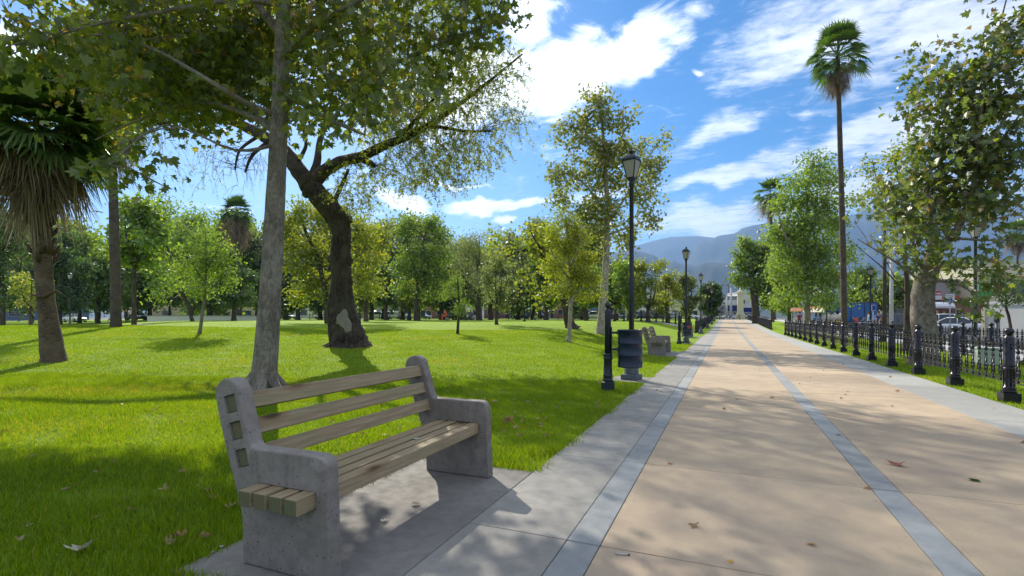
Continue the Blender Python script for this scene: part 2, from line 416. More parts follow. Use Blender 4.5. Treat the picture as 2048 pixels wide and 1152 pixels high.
M['dead_frond'] = mat_leaf('dead_frond', [(0, (.12, .085, .05)), (.5, (.25, .19, .125)), (1, (.46, .38, .28))], .25, (1.2, 1.1, .9), .03, lift=1.)
M['grass_blade'] = mat_leaf('grass_blade', [(0, (.06, .125, .008)), (.5, (.165, .275, .011)), (.9, (.265, .36, .018)), (1, (.32, .29, .07))], .50, (2.1, 1.8, .42), .025, lift=1.)
M['dry_leaf'] = mat_leaf('dry_leaf', [(0, (.20, .11, .05)), (.5, (.32, .21, .11)), (1, (.46, .36, .24))], .3, (1.1, 1, .9), .03, lift=1.)
def mat_bark(name, a, b, cdark, vscale=(1, 1, .18), scale=16, bs=.8, mott=0., mcol=(.5, .47, .4), bd=.02):
    m, t, out = new_mat(name); p = worldco(t)
    q = t.mapping(p, vscale)
    fur = t.noise(q, scale, 6, .65, .8); big = t.noise(p, 2.6, 5, .6)
    c = t.mix(t.rng(fur, .35, .65), cdark, a); c = t.mix(t.rng(big, .35, .7), c, b, 'MIX')
    c = t.mix(t.rng(fur, .25, .5, .8, 0), c, cdark)
    if mott:
        pt = t.noise(p, 7.5, 4, .55, .9); c = t.mix(t.rng(pt, .53, .57, 0, mott), c, mcol)
        pt2 = t.noise(t.mapping(p, (1, 1, .6), loc=(3, 1, 2)), 11, 3, .5, .6); c = t.mix(t.rng(pt2, .60, .63, 0, .6), c, cdark)
    h = t.m('ADD', fur, t.m('MULTIPLY', t.noise(q, scale * 4, 4, .6), .3))
    principled(t, out, c, .88, bump=h, bs=bs, bd=bd, spec=.25); return m
M['bark_plane'] = mat_bark('grey_plane_bark', (.25, .22, .185), (.32, .285, .24), (.13, .11, .092), (1, 1, .22), 30, .9, .42, (.40, .37, .32), bd=.03)
M['bark_old'] = mat_bark('old_dark_bark', (.075, .060, .048), (.115, .095, .076), (.012, .009, .007), (1, 1, .2), 15, 1.0, bd=.06)  # darkened further, so the colour holds the trunk's backlit silhouette
M['bark_dark'] = mat_bark('dark_bark', (.085, .068, .053), (.11, .09, .07), (.03, .023, .018), (1, 1, .2), 14, .8)
M['bark_pale'] = mat_bark('pale_mottled_bark', (.36, .32, .26), (.42, .38, .31), (.17, .14, .11), (1, 1, .5), 12, .4, .7, (.52, .49, .42))
M['bark_mottle'] = mat_bark('shaded_mottled_bark', (.20, .17, .135), (.25, .215, .17), (.10, .08, .065), (1, 1, .5), 14, .6, .6, (.34, .31, .26))  # darker copy of the pale mottled bark, shade put into its tone
M['bark_palm'] = mat_bark('palm_bark', (.16, .115, .08), (.22, .165, .115), (.05, .035, .025), (.5, .5, 1.6), 20, .9)
M['bark_palm_grey'] = mat_bark('grey_palm_bark', (.10, .08, .068), (.135, .11, .092), (.045, .036, .03), (.6, .6, 1.4), 14, .5)  # darkened tone puts the tall trunk's shadow side into the colour
M['twig'] = mat_plain('twig', (.10, .082, .062), .9, var=.3)
def mat_lawn():
    m, t, out = new_mat('lawn'); p = worldco(t)
    n = t.noise(p, .45, 5, .6); f = t.noise(p, 26, 4, .75); f2 = t.noise(t.mapping(p, (1, 1, .2)), 95, 3, .7)
    c = t.mix(t.rng(n, .3, .7), (.215, .35, .012), (.31, .43, .02))
    c = t.mix(t.rng(f, .40, .68, 0, .5), c, (.10, .20, .012))
    c = t.mix(t.rng(f2, .35, .75, 0, .5), c, (.30, .42, .03))
    dry = t.rng(t.noise(p, .9, 6, .7), .60, .74, 0, .55); c = t.mix(dry, c, (.25, .245, .07))
    principled(t, out, c, .85, bump=t.m('ADD', f, f2), bs=.9, bd=.05, spec=.15); return m
M['lawn'] = mat_lawn()
M['soil'] = mat_plain('soil', (.10, .085, .05), .95, var=.3, scale=8)
M['asphalt'] = mat_plain('asphalt', (.055, .055, .058), .9, var=.25, scale=12)
M['pavement'] = mat_concrete('pavement', (.42, .41, .39), (.48, .47, .45), (.33, .32, .31))
# ------------------------------------------------------------------ ground, lawns, path
def grid_mesh(name, xs, ys, hf, mat):
    X, Y = np.meshgrid(xs, ys); Z = np.vectorize(hf)(X, Y)
    V = np.stack([X.ravel(), Y.ravel(), Z.ravel()], 1); nx, ny = len(xs), len(ys)
    i, j = np.meshgrid(np.arange(nx - 1), np.arange(ny - 1)); a = (j * nx + i).ravel()
    F = np.stack([a, a + 1, a + nx + 1, a + nx], 1)
    return np_mesh(name, V, F, mat, smooth=True)
def structure(name, me, label=None):
    o = link(name, me); o['kind'] = 'structure'
    if label: o['label'] = label
    return o
xs = np.concatenate([np.arange(-150, -40, 4.), np.arange(-40, -14, 1.), np.arange(-14, -1.5, .35), [-1.505]])
ys = np.concatenate([np.arange(-14, 0, 1.5), np.arange(0, 16, .4), np.arange(16, 45, 1.), np.arange(45, 150, 3.)])
structure('lawn', grid_mesh('lawn', xs, ys, lambda x, y: gz(x, y) - .012, M['lawn']), 'bright green mown park lawn rising to a low mound')
structure('verge', grid_mesh('verge', np.array([3.86, 4.4, 5.2, 6.4, 7.9]), ys, lambda x, y: pz(y) - .012, M['lawn']), 'grass strip between the two iron fences')
structure('pavement', grid_mesh('pavement', np.array([7.91, 9., 10.9]), ys, lambda x, y: pz(y), M['pavement']))
structure('kerb', grid_mesh('kerb', np.array([10.905, 11.05]), ys, lambda x, y: pz(y) + .004, M['band_concrete']))
structure('road', grid_mesh('road', np.array([11.055, 16, 24, 34.]), ys, lambda x, y: pz(y) - .12, M['asphalt']))
structure('far_pavement', grid_mesh('far_pavement', np.array([34.01, 45, 90.]), ys, lambda x, y: pz(y) - .02, M['pavement']))
# ground to the horizon
mb = MB(); R = [0, 160, 600, 2500, 9000]; n = 48; vs = [(0, 0, -.35)]; fs = []
for r in R[1:]:
    for k in range(n): vs.append((r * math.cos(2 * math.pi * k / n), r * math.sin(2 * math.pi * k / n), -.35 if r < 500 else -.5))
for k in range(n): fs.append((0, 1 + k, 1 + (k + 1) % n))
for i in range(3):
    for k in range(n):
        a = 1 + i * n + k; b = 1 + i * n + (k + 1) % n; fs.append((a, a + n, b + n, b))
mb.add(vs, fs); structure('ground', mb.mesh('ground', M['soil']))

# the path: slabs with saw-cut joints over a dark bed
PATH_COLS = [(-1.50, -.862, 'band_concrete'), (-.858, -.667, 'strip_concrete'), (-.662, 1.008, 'tan_concrete'),
             (1.013, 1.196, 'strip_concrete'), (1.200, 2.948, 'tan_concrete'), (2.951, 3.85, 'edge_concrete')]
ROWS = [-4.6 + 1.81 * k for k in range(-1, 2)] + [-.76, 1.06, 2.862, 4.62, 6.455]
while ROWS[-1] < 24: ROWS.append(ROWS[-1] + 1.8)
path = thing('path', None, None, (0, 0, 0)); path['kind'] = 'structure'; path['label'] = 'broad promenade of tan concrete with grey bands'
mb = MB(); mb.add([(-1.5, -8, -.05), (3.85, -8, -.05), (3.85, 25.9, -.05), (-1.5, 25.9, -.05)], [(0, 1, 2, 3)]); mb.build('joint_bed', M['joint'], path)
for (x0, x1, mt) in PATH_COLS:
    for r in range(len(ROWS) - 1):
        y0, y1 = ROWS[r] + .0034, ROWS[r + 1] - .0034
        z = random.uniform(-.0015, .0015)
        m_ = MB(); m_.box(((x0 + x1) / 2, (y0 + y1) / 2, z - .025), (x1 - x0, y1 - y0, .05))
        m_.build('slab', M[mt], path, bevel=.003, seg=1)
ysf = np.concatenate([[ROWS[-1]], np.arange(ROWS[-1] + 1.8, 121, 3.6)])
for (x0, x1, mt) in PATH_COLS:
    link('slab', grid_mesh('slab', np.array([x0, x1]), ysf, lambda x, y: pz(y), M[mt]), path)
mb = MB()
for (x0, x1, y0, y1) in ((-2.62, -1.506, 1.72, 4.02), (-2.25, -1.506, 10.35, 11.35), (-2.9, -1.506, 17.7, 20.4), (-2.75, -1.506, 33.9, 36.6), (-2.3, -1.506, 26.2, 27.4)):
    m_ = MB(); m_.box(((x0 + x1) / 2, (y0 + y1) / 2, -.025 - .001 + pz(y0)), (x1 - x0, y1 - y0, .05))
    o = m_.build('pad', M['pad_concrete'], None, bevel=.004, seg=1); o['kind'] = 'structure'; o['label'] = 'small concrete pad set in the lawn edge'
    o.name = 'pad'
# plaza paving on the left beyond the mound, and a cross path over the lawn
def strip(name, pts, w, mat, lift):
    vs = []; fs = []
    for i, (x, y) in enumerate(pts):
        a = pts[max(i - 1, 0)]; b = pts[min(i + 1, len(pts) - 1)]; d = Vector((b[0] - a[0], b[1] - a[1])).normalized(); nn = Vector((-d.y, d.x)) * w / 2
        for s in (1, -1):
            q = (x + nn.x * s, y + nn.y * s); vs.append((*q, gz(*q) + lift))
        if i: fs.append((2 * i - 2, 2 * i - 1, 2 * i + 1, 2 * i))
    m_ = MB(); m_.add(vs, fs); return structure(name, m_.mesh(name, mat))
strip('footpath', [(-52 + k * 2, 16 + k * 1.9) for k in range(-4, 6)], 6.5, M['pavement'], .03)
strip('footpath', [(-3.2 - k * 1.5, 52 + k * 1.6) for k in range(24)], 2.6, M['pavement'], .06)
strip('cross_street', [(-120 + 6 * k, 132) for k in range(40)], 11, M['asphalt'], .10)

# ------------------------------------------------------------------ mountains
def prof(pts):
    a = np.array(pts, float); return a[:, 0], a[:, 1]
RIDGES = [  # crest rows in the photograph, distance, depth of slope
    (prof([(-900, 560), (-200, 540), (300, 560), (700, 545), (1000, 530), (1150, 512), (1230, 503), (1290, 484), (1340, 472), (1400, 470), (1460, 476), (1560, 480), (2048, 490), (3000, 540)]), 7200, 1700),
    (prof([(-900, 600), (900, 590), (1200, 560), (1370, 530), (1400, 482), (1420, 481), (1440, 470), (1470, 464), (1490, 452), (1505, 446), (1530, 441), (1560, 440), (1620, 434), (1700, 428), (1735, 416), (1770, 414), (1830, 424), (1880, 420), (1960, 410), (2048, 404), (2400, 450), (3000, 560)]), 5600, 1500),
    (prof([(-900, 615), (800, 600), (1100, 560), (1220, 510), (1265, 498), (1290, 503), (1330, 519), (1370, 528), (1440, 545), (1560, 560), (1800, 560), (2048, 550), (3000, 600)]), 4300, 900),
    (prof([(-900, 628), (1000, 625), (1300, 580), (1370, 540), (1420, 526), (1480, 532), (1600, 545), (1900, 560), (3000, 610)]), 3400, 900)]
pxs = np.concatenate([np.arange(-900, 1100, 60), np.arange(1100, 2060, 8), np.arange(2060, 3000, 50)]); nr = 74
rr = np.linspace(2200, 9000, nr)
from mathutils import noise as mnoise
V = []
for px in pxs:
    r0 = rayw(px, HY)
    crest = [((HY - np.interp(px, *R_[0])) / FPX * R_[1], R_[1], R_[2]) for R_ in RIDGES]
    for D in rr:
        z = 0
        for i, (c, d0, wd) in enumerate(crest):
            q = (D - d0) / wd; q = abs(q) * (1 if q < 0 else .8)
            z = max(z, (c + H) * max(0, 1 - q) ** 1.15)
        nv = mnoise.fractal(Vector((r0.x * D / 700, r0.y * D / 700, 3.3)), 1.0, 2.1, 6) * 60 + mnoise.ridged_multi_fractal(Vector((px / 55., D / 900., 1.)), 1.0, 2.0, 4, 1.0, 2.0) * 60
        near_crest = min(abs(D - d0) / wd for (_, d0, wd) in crest)
        z += nv * min(1, z / 250) * min(1, near_crest * 3.2 + .12)
        V.append((r0.x * D, r0.y * D, z - 1))
nx = len(pxs); i, j = np.meshgrid(np.arange(nr - 1), np.arange(nx - 1)); a = (j * nr + i).ravel()
m, t, out = new_mat('mountain'); p_ = worldco(t); n_ = t.noise(p_, .004, 8, .65); n2_ = t.noise(p_, .02, 5, .7)
hz_ = t.node('ShaderNodeSeparateXYZ'); t.put(hz_.inputs[0], p_)
c_ = t.mix(t.rng(n_, .35, .65), (.022, .036, .02), (.055, .06, .04)); c_ = t.mix(t.rng(n2_, .5, .7, 0, .5), c_, (.075, .072, .055))
vo_ = t.node('ShaderNodeTexVoronoi'); t.put(vo_.inputs['Vector'], t.mapping(p_, (.022, .022, .03)))   # hillside houses low down
hs = t.m('MULTIPLY', t.rng(vo_.outputs['Distance'], .28, .18), t.rng(hz_.outputs[2], 330, 160)); hs = t.m('MULTIPLY', hs, t.rng(n_, .45, .55))
c_ = t.mix(hs, c_, (.30, .28, .26)); principled(t, out, c_, .95, spec=.1)
structure('mountains', np_mesh('mountains', V, np.stack([a, a + 1, a + nr + 1, a + nr], 1), m, smooth=True), 'hazy blue mountain range behind the city')

# ------------------------------------------------------------------ buildings
def wallmat(name, c, var=.1): M[name] = mat_plain(name, c, .85, var=var, scale=.8)
for nme, c in dict(wall_white=(.68, .67, .63), wall_cream=(.62, .57, .40), wall_grey=(.30, .29, .29), wall_brick=(.24, .115, .08), wall_blue=(.10, .16, .26),
                   paint_blue=(.012, .022, .16), paint_orange=(.62, .16, .05), paint_red=(.42, .03, .03), paint_magenta=(.32, .02, .10), wall_tan=(.46, .37, .27),
                   awning_white=(.74, .73, .76), paint_green=(.04, .30, .09), roof_terra=(.42, .17, .10), frame_grey=(.42, .42, .43), door_dark=(.05, .05, .055),
                   shutter=(.30, .27, .24), sign_blue=(.02, .07, .35), sign_white=(.75, .76, .77), pale_pole=(.45, .46, .47), canopy_cream=(.68, .60, .44)).items(): wallmat(nme, c)
m, t, out = new_mat('window_glass'); principled(t, out, (.03, .04, .05, 1), .08, spec=.8); M['glass'] = m
def frame_at(px, D):
    """a spot at a column and a distance, with a heading that faces the camera along the view"""
    q = PG(px, D); return q
def building(label, cat, px0, px1, D, top, mat, wins=(), name='building', extra=None, depth=8., yaw=None, group=None):
    """a block whose front spans two columns at distance D; wins: (u0,u1,v0,v1,kind) as fractions of width and metres of height"""
    a, b = PG(px0, D), PG(px1, D); mid = (a + b) / 2; w = (b - a).length
    ang = math.atan2(b.y - a.y, b.x - a.x) if yaw is None else yaw
    base = min(a.z, b.z, mid.z) - .3; h = H + (HY - top) / FPX * D - base
    o = thing(name, label, cat, (mid.x, mid.y, base), group, ang)
    m_ = MB(); m_.box((0, depth / 2, h / 2), (w, depth, h)); m_.box((0, depth / 2 - .02, h + .12), (w + .2, depth + .24, .24))
    link('wall', m_.mesh('wall', mat), o)
    for (u0, u1, v0, v1, kind) in wins:
        x0, x1 = (u0 - .5) * w, (u1 - .5) * w; cx, cz, ww, hh = (x0 + x1) / 2, (v0 + v1) / 2 + .3, x1 - x0, v1 - v0
        if kind in ('window', 'door', 'shopfront'):
            f = MB()
            for (bx, bz, bw, bh) in ((cx, cz + hh / 2, ww + .16, .10), (cx, cz - hh / 2, ww + .16, .10), (cx - ww / 2, cz, .10, hh - .1), (cx + ww / 2, cz, .10, hh - .1)):
                f.box((bx, -.05, bz), (bw, .14, bh))
            fo = link('window' if kind != 'door' else 'door', f.mesh('frame', M['frame_grey']), o)
            g = MB(); g.box((cx, -.012, cz), (ww - .1, .03, hh - .1)); link('pane' if kind != 'door' else 'panel', g.mesh('pane', M['glass'] if kind != 'door' else M['door_dark']), fo)
        else:
            g = MB(); g.box((cx, -.04, cz), (ww, .11, hh)); link(kind.split(':')[0], g.mesh('panel', M[kind.split(':')[1]]), o)
    return o, w, h
# at the far end of the path
building('long grey building with a deep blue shop band at the path end', 'building', 1436, 1474, 150, 594, M['wall_grey'],
         [(.02, .98, 4.2, 5.6, 'cladding:wall_white'), (.45, .98, 2.3, 3.9, 'sign_band:paint_blue'), (.05, .3, .6, 2.4, 'window'), (.4, .7, .5, 2.0, 'shopfront'), (.12, .3, 2.7, 3.7, 'window'), (.35, .43, 2.7, 3.7, 'window'), (.75, .95, .5, 2.0, 'shopfront')])
building('pale shop with a blue front behind the gate column', 'building', 1478, 1512, 152, 586, M['wall_white'],
         [(.1, .95, .5, 3.4, 'sign_band:paint_blue'), (.1, .34, 4.6, 5.8, 'window'), (.40, .62, 4.9, 5.9, 'cladding:canopy_cream'), (.6, 1.0, 4.2, 5.8, 'sign_panel:sign_white')])
# far side of the park, glimpsed between trunks
fb = [('low white house behind the trees at the far lawn edge', 560, 690, 150, 598, 'wall_white'), ('grey house beyond the parked cars left of the twisted tree', 700, 790, 152, 602, 'wall_grey'),
      ('brick red house beyond the row of parked cars', 800, 905, 148, 603, 'wall_brick'), ('tall white house front seen behind two sitting people', 908, 962, 150, 585, 'wall_white'),
      ('low brick house behind the slim saplings', 968, 1050, 148, 606, 'wall_brick'), ('terracotta house behind the leaning tree', 1060, 1140, 150, 604, 'wall_brick'),
      ('grey blue house left of the tall slim tree', 1146, 1222, 152, 602, 'wall_blue'), ('white terrace behind the fenced garden', 1230, 1330, 150, 600, 'wall_white'),
      ('cream house with brick piers left of the path end', 1336, 1434, 148, 606, 'wall_cream')]
for (lab, a, b, D, top, mt) in fb:
    building(lab, 'house', a, b, D, top, M[mt], [(.08, .2, 1.1, 2.6, 'window'), (.3, .42, 1.1, 2.6, 'window'), (.5, .6, .1, 2.4, 'door'), (.7, .82, 1.1, 2.6, 'window'), (.88, .96, 1.1, 2.6, 'window')], name='house', group='houses across the far street')
building('blue grey house far left behind the park trees', 'house', -120, 130, 140, 602, M['wall_blue'], [(.2, .3, 1, 2.4, 'window'), (.55, .65, 1, 2.4, 'window')], name='house', group='houses across the far street')
building('pale house behind the long white wall', 'house', 300, 545, 146, 600, M['wall_tan'], [(.1, .18, 1, 2.4, 'window'), (.3, .38, 1, 2.4, 'window'), (.5, .58, 1, 2.4, 'window'), (.75, .83, 1, 2.4, 'window')], name='house', group='houses across the far street')
# long low white wall on the left
a, b = PG(296, 62), PG(512, 62); w = (b - a).length; mid = (a + b) / 2
o = thing('wall', 'long low white wall beyond the crest of the lawn', 'wall', (mid.x, mid.y, mid.z - .1), None, math.atan2(b.y - a.y, b.x - a.x))
m_ = MB(); m_.box((0, 0, .36), (w, .3, .72)); link('wall_face', m_.mesh('wall_face', M['wall_white'], bevel=.02), o)
m_ = MB(); m_.box((0, 0, .75), (w + .1, .4, .06)); link('coping', m_.mesh('coping', M['band_concrete'], bevel=.01), o)
# gate column at the end of the path
q = PG(1481, 116); gc = thing('gate_column', 'tall cream gate column with a pointed cap at the path end', 'gate column', (q.x, q.y, q.z))
hc = (640 - 586) / FPX * 116
m_ = MB(); m_.box((0, 0, .6), (1.9, 1.9, 1.2)); m_.box((0, 0, 1.32), (1.6, 1.6, .24)); link('plinth', m_.mesh('plinth', M['wall_cream'], bevel=.04), gc)
m_ = MB(); m_.box((0, 0, 1.44 + (hc - 1.8) / 2), (1.25, 1.25, hc - 1.8)); link('shaft', m_.mesh('shaft', M['wall_cream'], bevel=.03), gc)
m_ = MB(); m_.box((0, 0, hc - .2), (1.6, 1.6, .3)); m_.lathe([(.85, hc - .05), (.55, hc + .35), (.22, hc + .55), (.14, hc + 1.3), (.02, hc + 1.5)], n=8); link('cap', m_.mesh('cap', M['wall_cream']), gc)
# shops on the right
building('grey shop with an orange front beside the street', 'shop', 1846, 1934, 66, 562, M['wall_grey'],
         [(.0, .5, 3.05, 3.45, 'fascia:paint_orange'), (.58, 1.0, 2.2, 3.6, 'fascia:paint_orange'), (.16, .26, .3, 2.0, 'shopfront'), (.30, .38, .3, 2.3, 'pilaster:paint_magenta'), (.42, .56, .3, 2.2, 'door'), (.6, .98, .3, 1.2, 'shutter:shutter'), (.06, .13, .3, 1.9, 'door')], name='shop')
building('low red fronted shop with a cream canopy', 'shop', 1904, 1968, 62, 600, M['wall_brick'], [(.35, .98, .3, 1.25, 'shutter:shutter'), (.1, .3, .3, 1.9, 'door')], name='shop', depth=5)
building('cream building with a terracotta cornice above the white wall', 'building', 1946, 2150, 64, 533, M['wall_cream'],
         [(.06, .2, 3.3, 5.2, 'sign_panel:paint_green'), (.36, .52, 3.6, 5.0, 'window'), (.62, .76, 3.6, 5.0, 'window'), (.30, 1.0, 5.75, 6.05, 'cornice:roof_terra'), (.82, .94, 3.6, 5.0, 'window')], depth=10)
# awning, shop sign, canopies
def canopy(label, px0, px1, D, ytop, ybot, proj, mat, curved=False, cat='awning'):
    a, b = PG(px0, D), PG(px1, D); mid = (a + b) / 2; w = (b - a).length
    zt, zb = H + (HY - ytop) / FPX * D, H + (HY - ybot) / FPX * D
    o = thing('awning', label, cat, (mid.x, mid.y, zb), None, math.atan2(b.y - a.y, b.x - a.x)); h = zt - zb
    prof_ = [(0, h), (-proj * .5, h * .92), (-proj * .85, h * .68), (-proj, h * .3), (-proj, 0)] if curved else [(0, h), (-proj, .12), (-proj, 0)]
    poly = prof_ + [(y + .04, z - .03) for (y, z) in prof_[::-1]]
    m_ = MB(); m_.prism(poly, 'x', -w / 2, w / 2); link('canvas', m_.mesh('canvas', mat), o)
    for s in (-1, 1):
        m_ = MB(); m_.tube([(s * w * .46, -proj * .9, .05), (s * w * .46, -.1, h * .2)], .025, 6); link('bracket', m_.mesh('bracket', M['frame_grey']), o)
    return o, w, h
aw, w_, h_ = canopy('curved white awning with grey lettering over the shop', 1853.5, 1892, 62, 604, 616.5, 1.3, M['awning_white'], True)
for k in range(9):      # the washed-out lettering
    m_ = MB(); x0 = -w_ * .40 + k * w_ * .095
    m_.box((x0, -1.30 - .006, h_ * .17), (w_ * .012, .012, h_ * .22)); m_.box((x0 + w_ * .03, -1.306, h_ * (.10 + .12 * (k % 2))), (w_ * .045, .012, h_ * .06)); m_.box((x0 + w_ * .055, -1.306, h_ * .17), (w_ * .012, .012, h_ * .20))
    link('lettering', m_.mesh('lettering', M['frame_grey']), aw)
canopy('broad cream canvas shade in front of the red shop', 1896, 1944, 52, 601, 606.5, 2.2, M['canopy_cream'])
canopy('grey tarpaulin shade above the white wall', 1962, 2000, 50, 603, 613, 1.6, M['wall_grey'])
def signboard(name, label, px0, px1, D, y0, y1, rows, cat='sign'):
    a, b = PG(px0, D), PG(px1, D); mid = (a + b) / 2; w = (b - a).length; zt, zb = H + (HY - y0) / FPX * D, H + (HY - y1) / FPX * D; h = zt - zb
    o = thing(name, label, cat, (mid.x, mid.y, zb), None, math.atan2(b.y - a.y, b.x - a.x))
    m_ = MB(); m_.box((0, .08, h / 2), (w + .12, .12, h + .12)); link('frame', m_.mesh('frame', M['frame_grey']), o)
    for (v0, v1, mt) in rows:
        m_ = MB(); m_.box((0, 0, h * (v0 + v1) / 2), (w, .05, h * (v1 - v0) - .01)); link('panel', m_.mesh('panel', M[mt]), o)
    return o, w, h
sg, w_, h_ = signboard('shop_sign', 'red and white shop sign above the curved awning', 1869, 1883, 63, 582, 599, [(0, .46, 'sign_white'), (.46, 1, 'paint_red')])
pts = [(-w_ * .4 + w_ * .8 * k / 24, -.04, h_ * (.72 + .07 * math.sin(k * 1.9) + .03 * math.sin(k * .7))) for k in range(25)]
m_ = MB(); m_.tube(pts, .035, 5); m_.tube([(-w_ * .38, -.04, h_ * .56), (0, -.04, h_ * .60), (w_ * .38, -.04, h_ * .55)], .025, 5); link('lettering', m_.mesh('lettering', M['sign_white']), sg)
m_ = MB()
for r_ in range(2):
    for k in range(6): m_.box((-w_ * .36 + k * w_ * .14, -.03, h_ * (.14 + .17 * r_)), (w_ * .10, .014, h_ * .08))
link('lettering', m_.mesh('lettering', M['frame_grey']), sg)
signboard('shop_sign', 'small grey sign at the left end of the awning', 1856, 1867, 63.5, 591, 600, [(0, 1, 'sign_white')])
# white boundary wall on the right
a, b = PG(1966, 37), PG(2110, 33); mid = (a + b) / 2; w = (b - a).length; zt = 613
o = thing('wall', 'white painted boundary wall with a yellow corner by the street', 'wall', (mid.x, mid.y, mid.z - .1), None, math.atan2(b.y - a.y, b.x - a.x))
m_ = MB(); m_.box((0, .1, 1.1), (w, .2, 2.2)); link('wall_face', m_.mesh('wall_face', M['wall_white']), o)
m_ = MB(); m_.box((-w / 2 + .1, -.02, 1.1), (.22, .26, 2.22)); link('corner_post', m_.mesh('corner_post', M['wall_cream']), o)
m_ = MB(); m_.box((w * .12, .1, 2.26), (w * .72, .3, .12)); link('coping', m_.mesh('coping', M['frame_grey']), o)
# wooded hill behind the shops
mb = MB(); a = PG(1900, 260); hillm = M['hill'] = mat_plain('wooded_hill', (.055, .075, .03), .95, var=.5, scale=.06)
nx_, ny_ = 40, 16; vs = []
for j in range(ny_):
    for i in range(nx_):
        px = 1760 + 700 * i / (nx_ - 1); D = 180 + 160 * j / (ny_ - 1); q = rayw(px, HY) * D
        z = (HY - (516 + 20 * ss((1990 - px) / 200))) / FPX * 260 * math.sin(math.pi * j / (ny_ - 1)) * (ss((px - 1760) / 160)) + mnoise.noise(Vector((px / 40, j, 0))) * 2.2
        vs.append((q.x, q.y, z - .5))
mb.add(vs, [(j * nx_ + i, j * nx_ + i + 1, (j + 1) * nx_ + i + 1, (j + 1) * nx_ + i) for j in range(ny_ - 1) for i in range(nx_ - 1)], True)
structure('hill', mb.mesh('hill', hillm), 'dark wooded hill behind the shops')
# ------------------------------------------------------------------ trees
HALF_LOBED = [(0, 0), (.36, -.04), (.56, .20), (.27, .30), (.47, .66), (.17, .58), (0, 1.05)]
def shape_arr(half, fold=.42):
    r = [(x, y, -abs(x) * fold - .22 * y * y) for x, y in half]; l = [(-x, y, -abs(x) * fold * .7 - .22 * y * y) for x, y in half[::-1]]
    return np.array(r + l), [list(range(len(half))), list(range(len(half), 2 * len(half)))]
LOBED = shape_arr(HALF_LOBED)
LANCE = (np.array([(0, 0, 0), (.17, .42, -.05), (0, 1., -.1), (-.17, .42, -.05)]), [[0, 1, 2, 3]])
OVAL = (np.array([(0, 0, 0), (.34, .48, -.08), (0, 1., -.12), (-.34, .48, -.08)]), [[0, 1, 2, 3]])
CLUMP = (np.array([(0, 0, 0), (.5, .35, -.1), (.05, 1., .05), (-.42, .6, -.14)]), [[0, 1, 2, 3]])
def leaf_arrays(C, size, shape, droop=.5, tint=None, dirs=None):
    N = len(C); A = rng.normal(size=(N, 3)) if dirs is None else dirs + rng.normal(size=(N, 3)) * .35
    A[:, 2] -= droop; A /= np.linalg.norm(A, axis=1, keepdims=True)
    Rn = rng.normal(size=(N, 3)); Rn[:, 2] += .6; Nn = Rn - A * (Rn * A).sum(1, keepdims=True); Nn /= np.linalg.norm(Nn, axis=1, keepdims=True)
    B = np.cross(A, Nn); S = size if hasattr(size, '__len__') else size * rng.uniform(.62, 1.2, N)
    sh, fs = shape; k = len(sh)
    V = C[:, None] + S[:, None, None] * (sh[None, :, 0, None] * B[:, None] + sh[None, :, 1, None] * A[:, None] + sh[None, :, 2, None] * Nn[:, None])
    f = np.array(fs); F = (np.arange(N)[:, None, None] * k + f[None]).reshape(-1, f.shape[1])
    T = rng.beta(2, 2.4, N) if tint is None else tint
    return V.reshape(-1, 3), F, np.repeat(T, len(fs))
def ellip(n, c, r, bias=.55):
    v = rng.normal(size=(n, 3)); v /= np.linalg.norm(v, axis=1, keepdims=True)
    return np.array(c) + v * (rng.uniform(0, 1, n) ** bias)[:, None] * np.array(r)
def smooth_curve(pts, step):
    """pts: list of (Vector, r) -> resampled Catmull-Rom"""
    out = []; n = len(pts)
    for i in range(n - 1):
        p0, p1, p2, p3 = [pts[min(max(i + k, 0), n - 1)] for k in (-1, 0, 1, 2)]
        m_ = max(2, int((p2[0] - p1[0]).length / step))
        for k in range(m_):
            t = k / m_; t2, t3 = t * t, t * t * t
            f = lambda a, b, c, d: .5 * ((2 * b) + (-a + c) * t + (2 * a - 5 * b + 4 * c - d) * t2 + (-a + 3 * b - 3 * c + d) * t3)
            out.append((f(p0[0], p1[0], p2[0], p3[0]), max(.004, p1[1] + (p2[1] - p1[1]) * t)))
    out.append(pts[-1]); return out
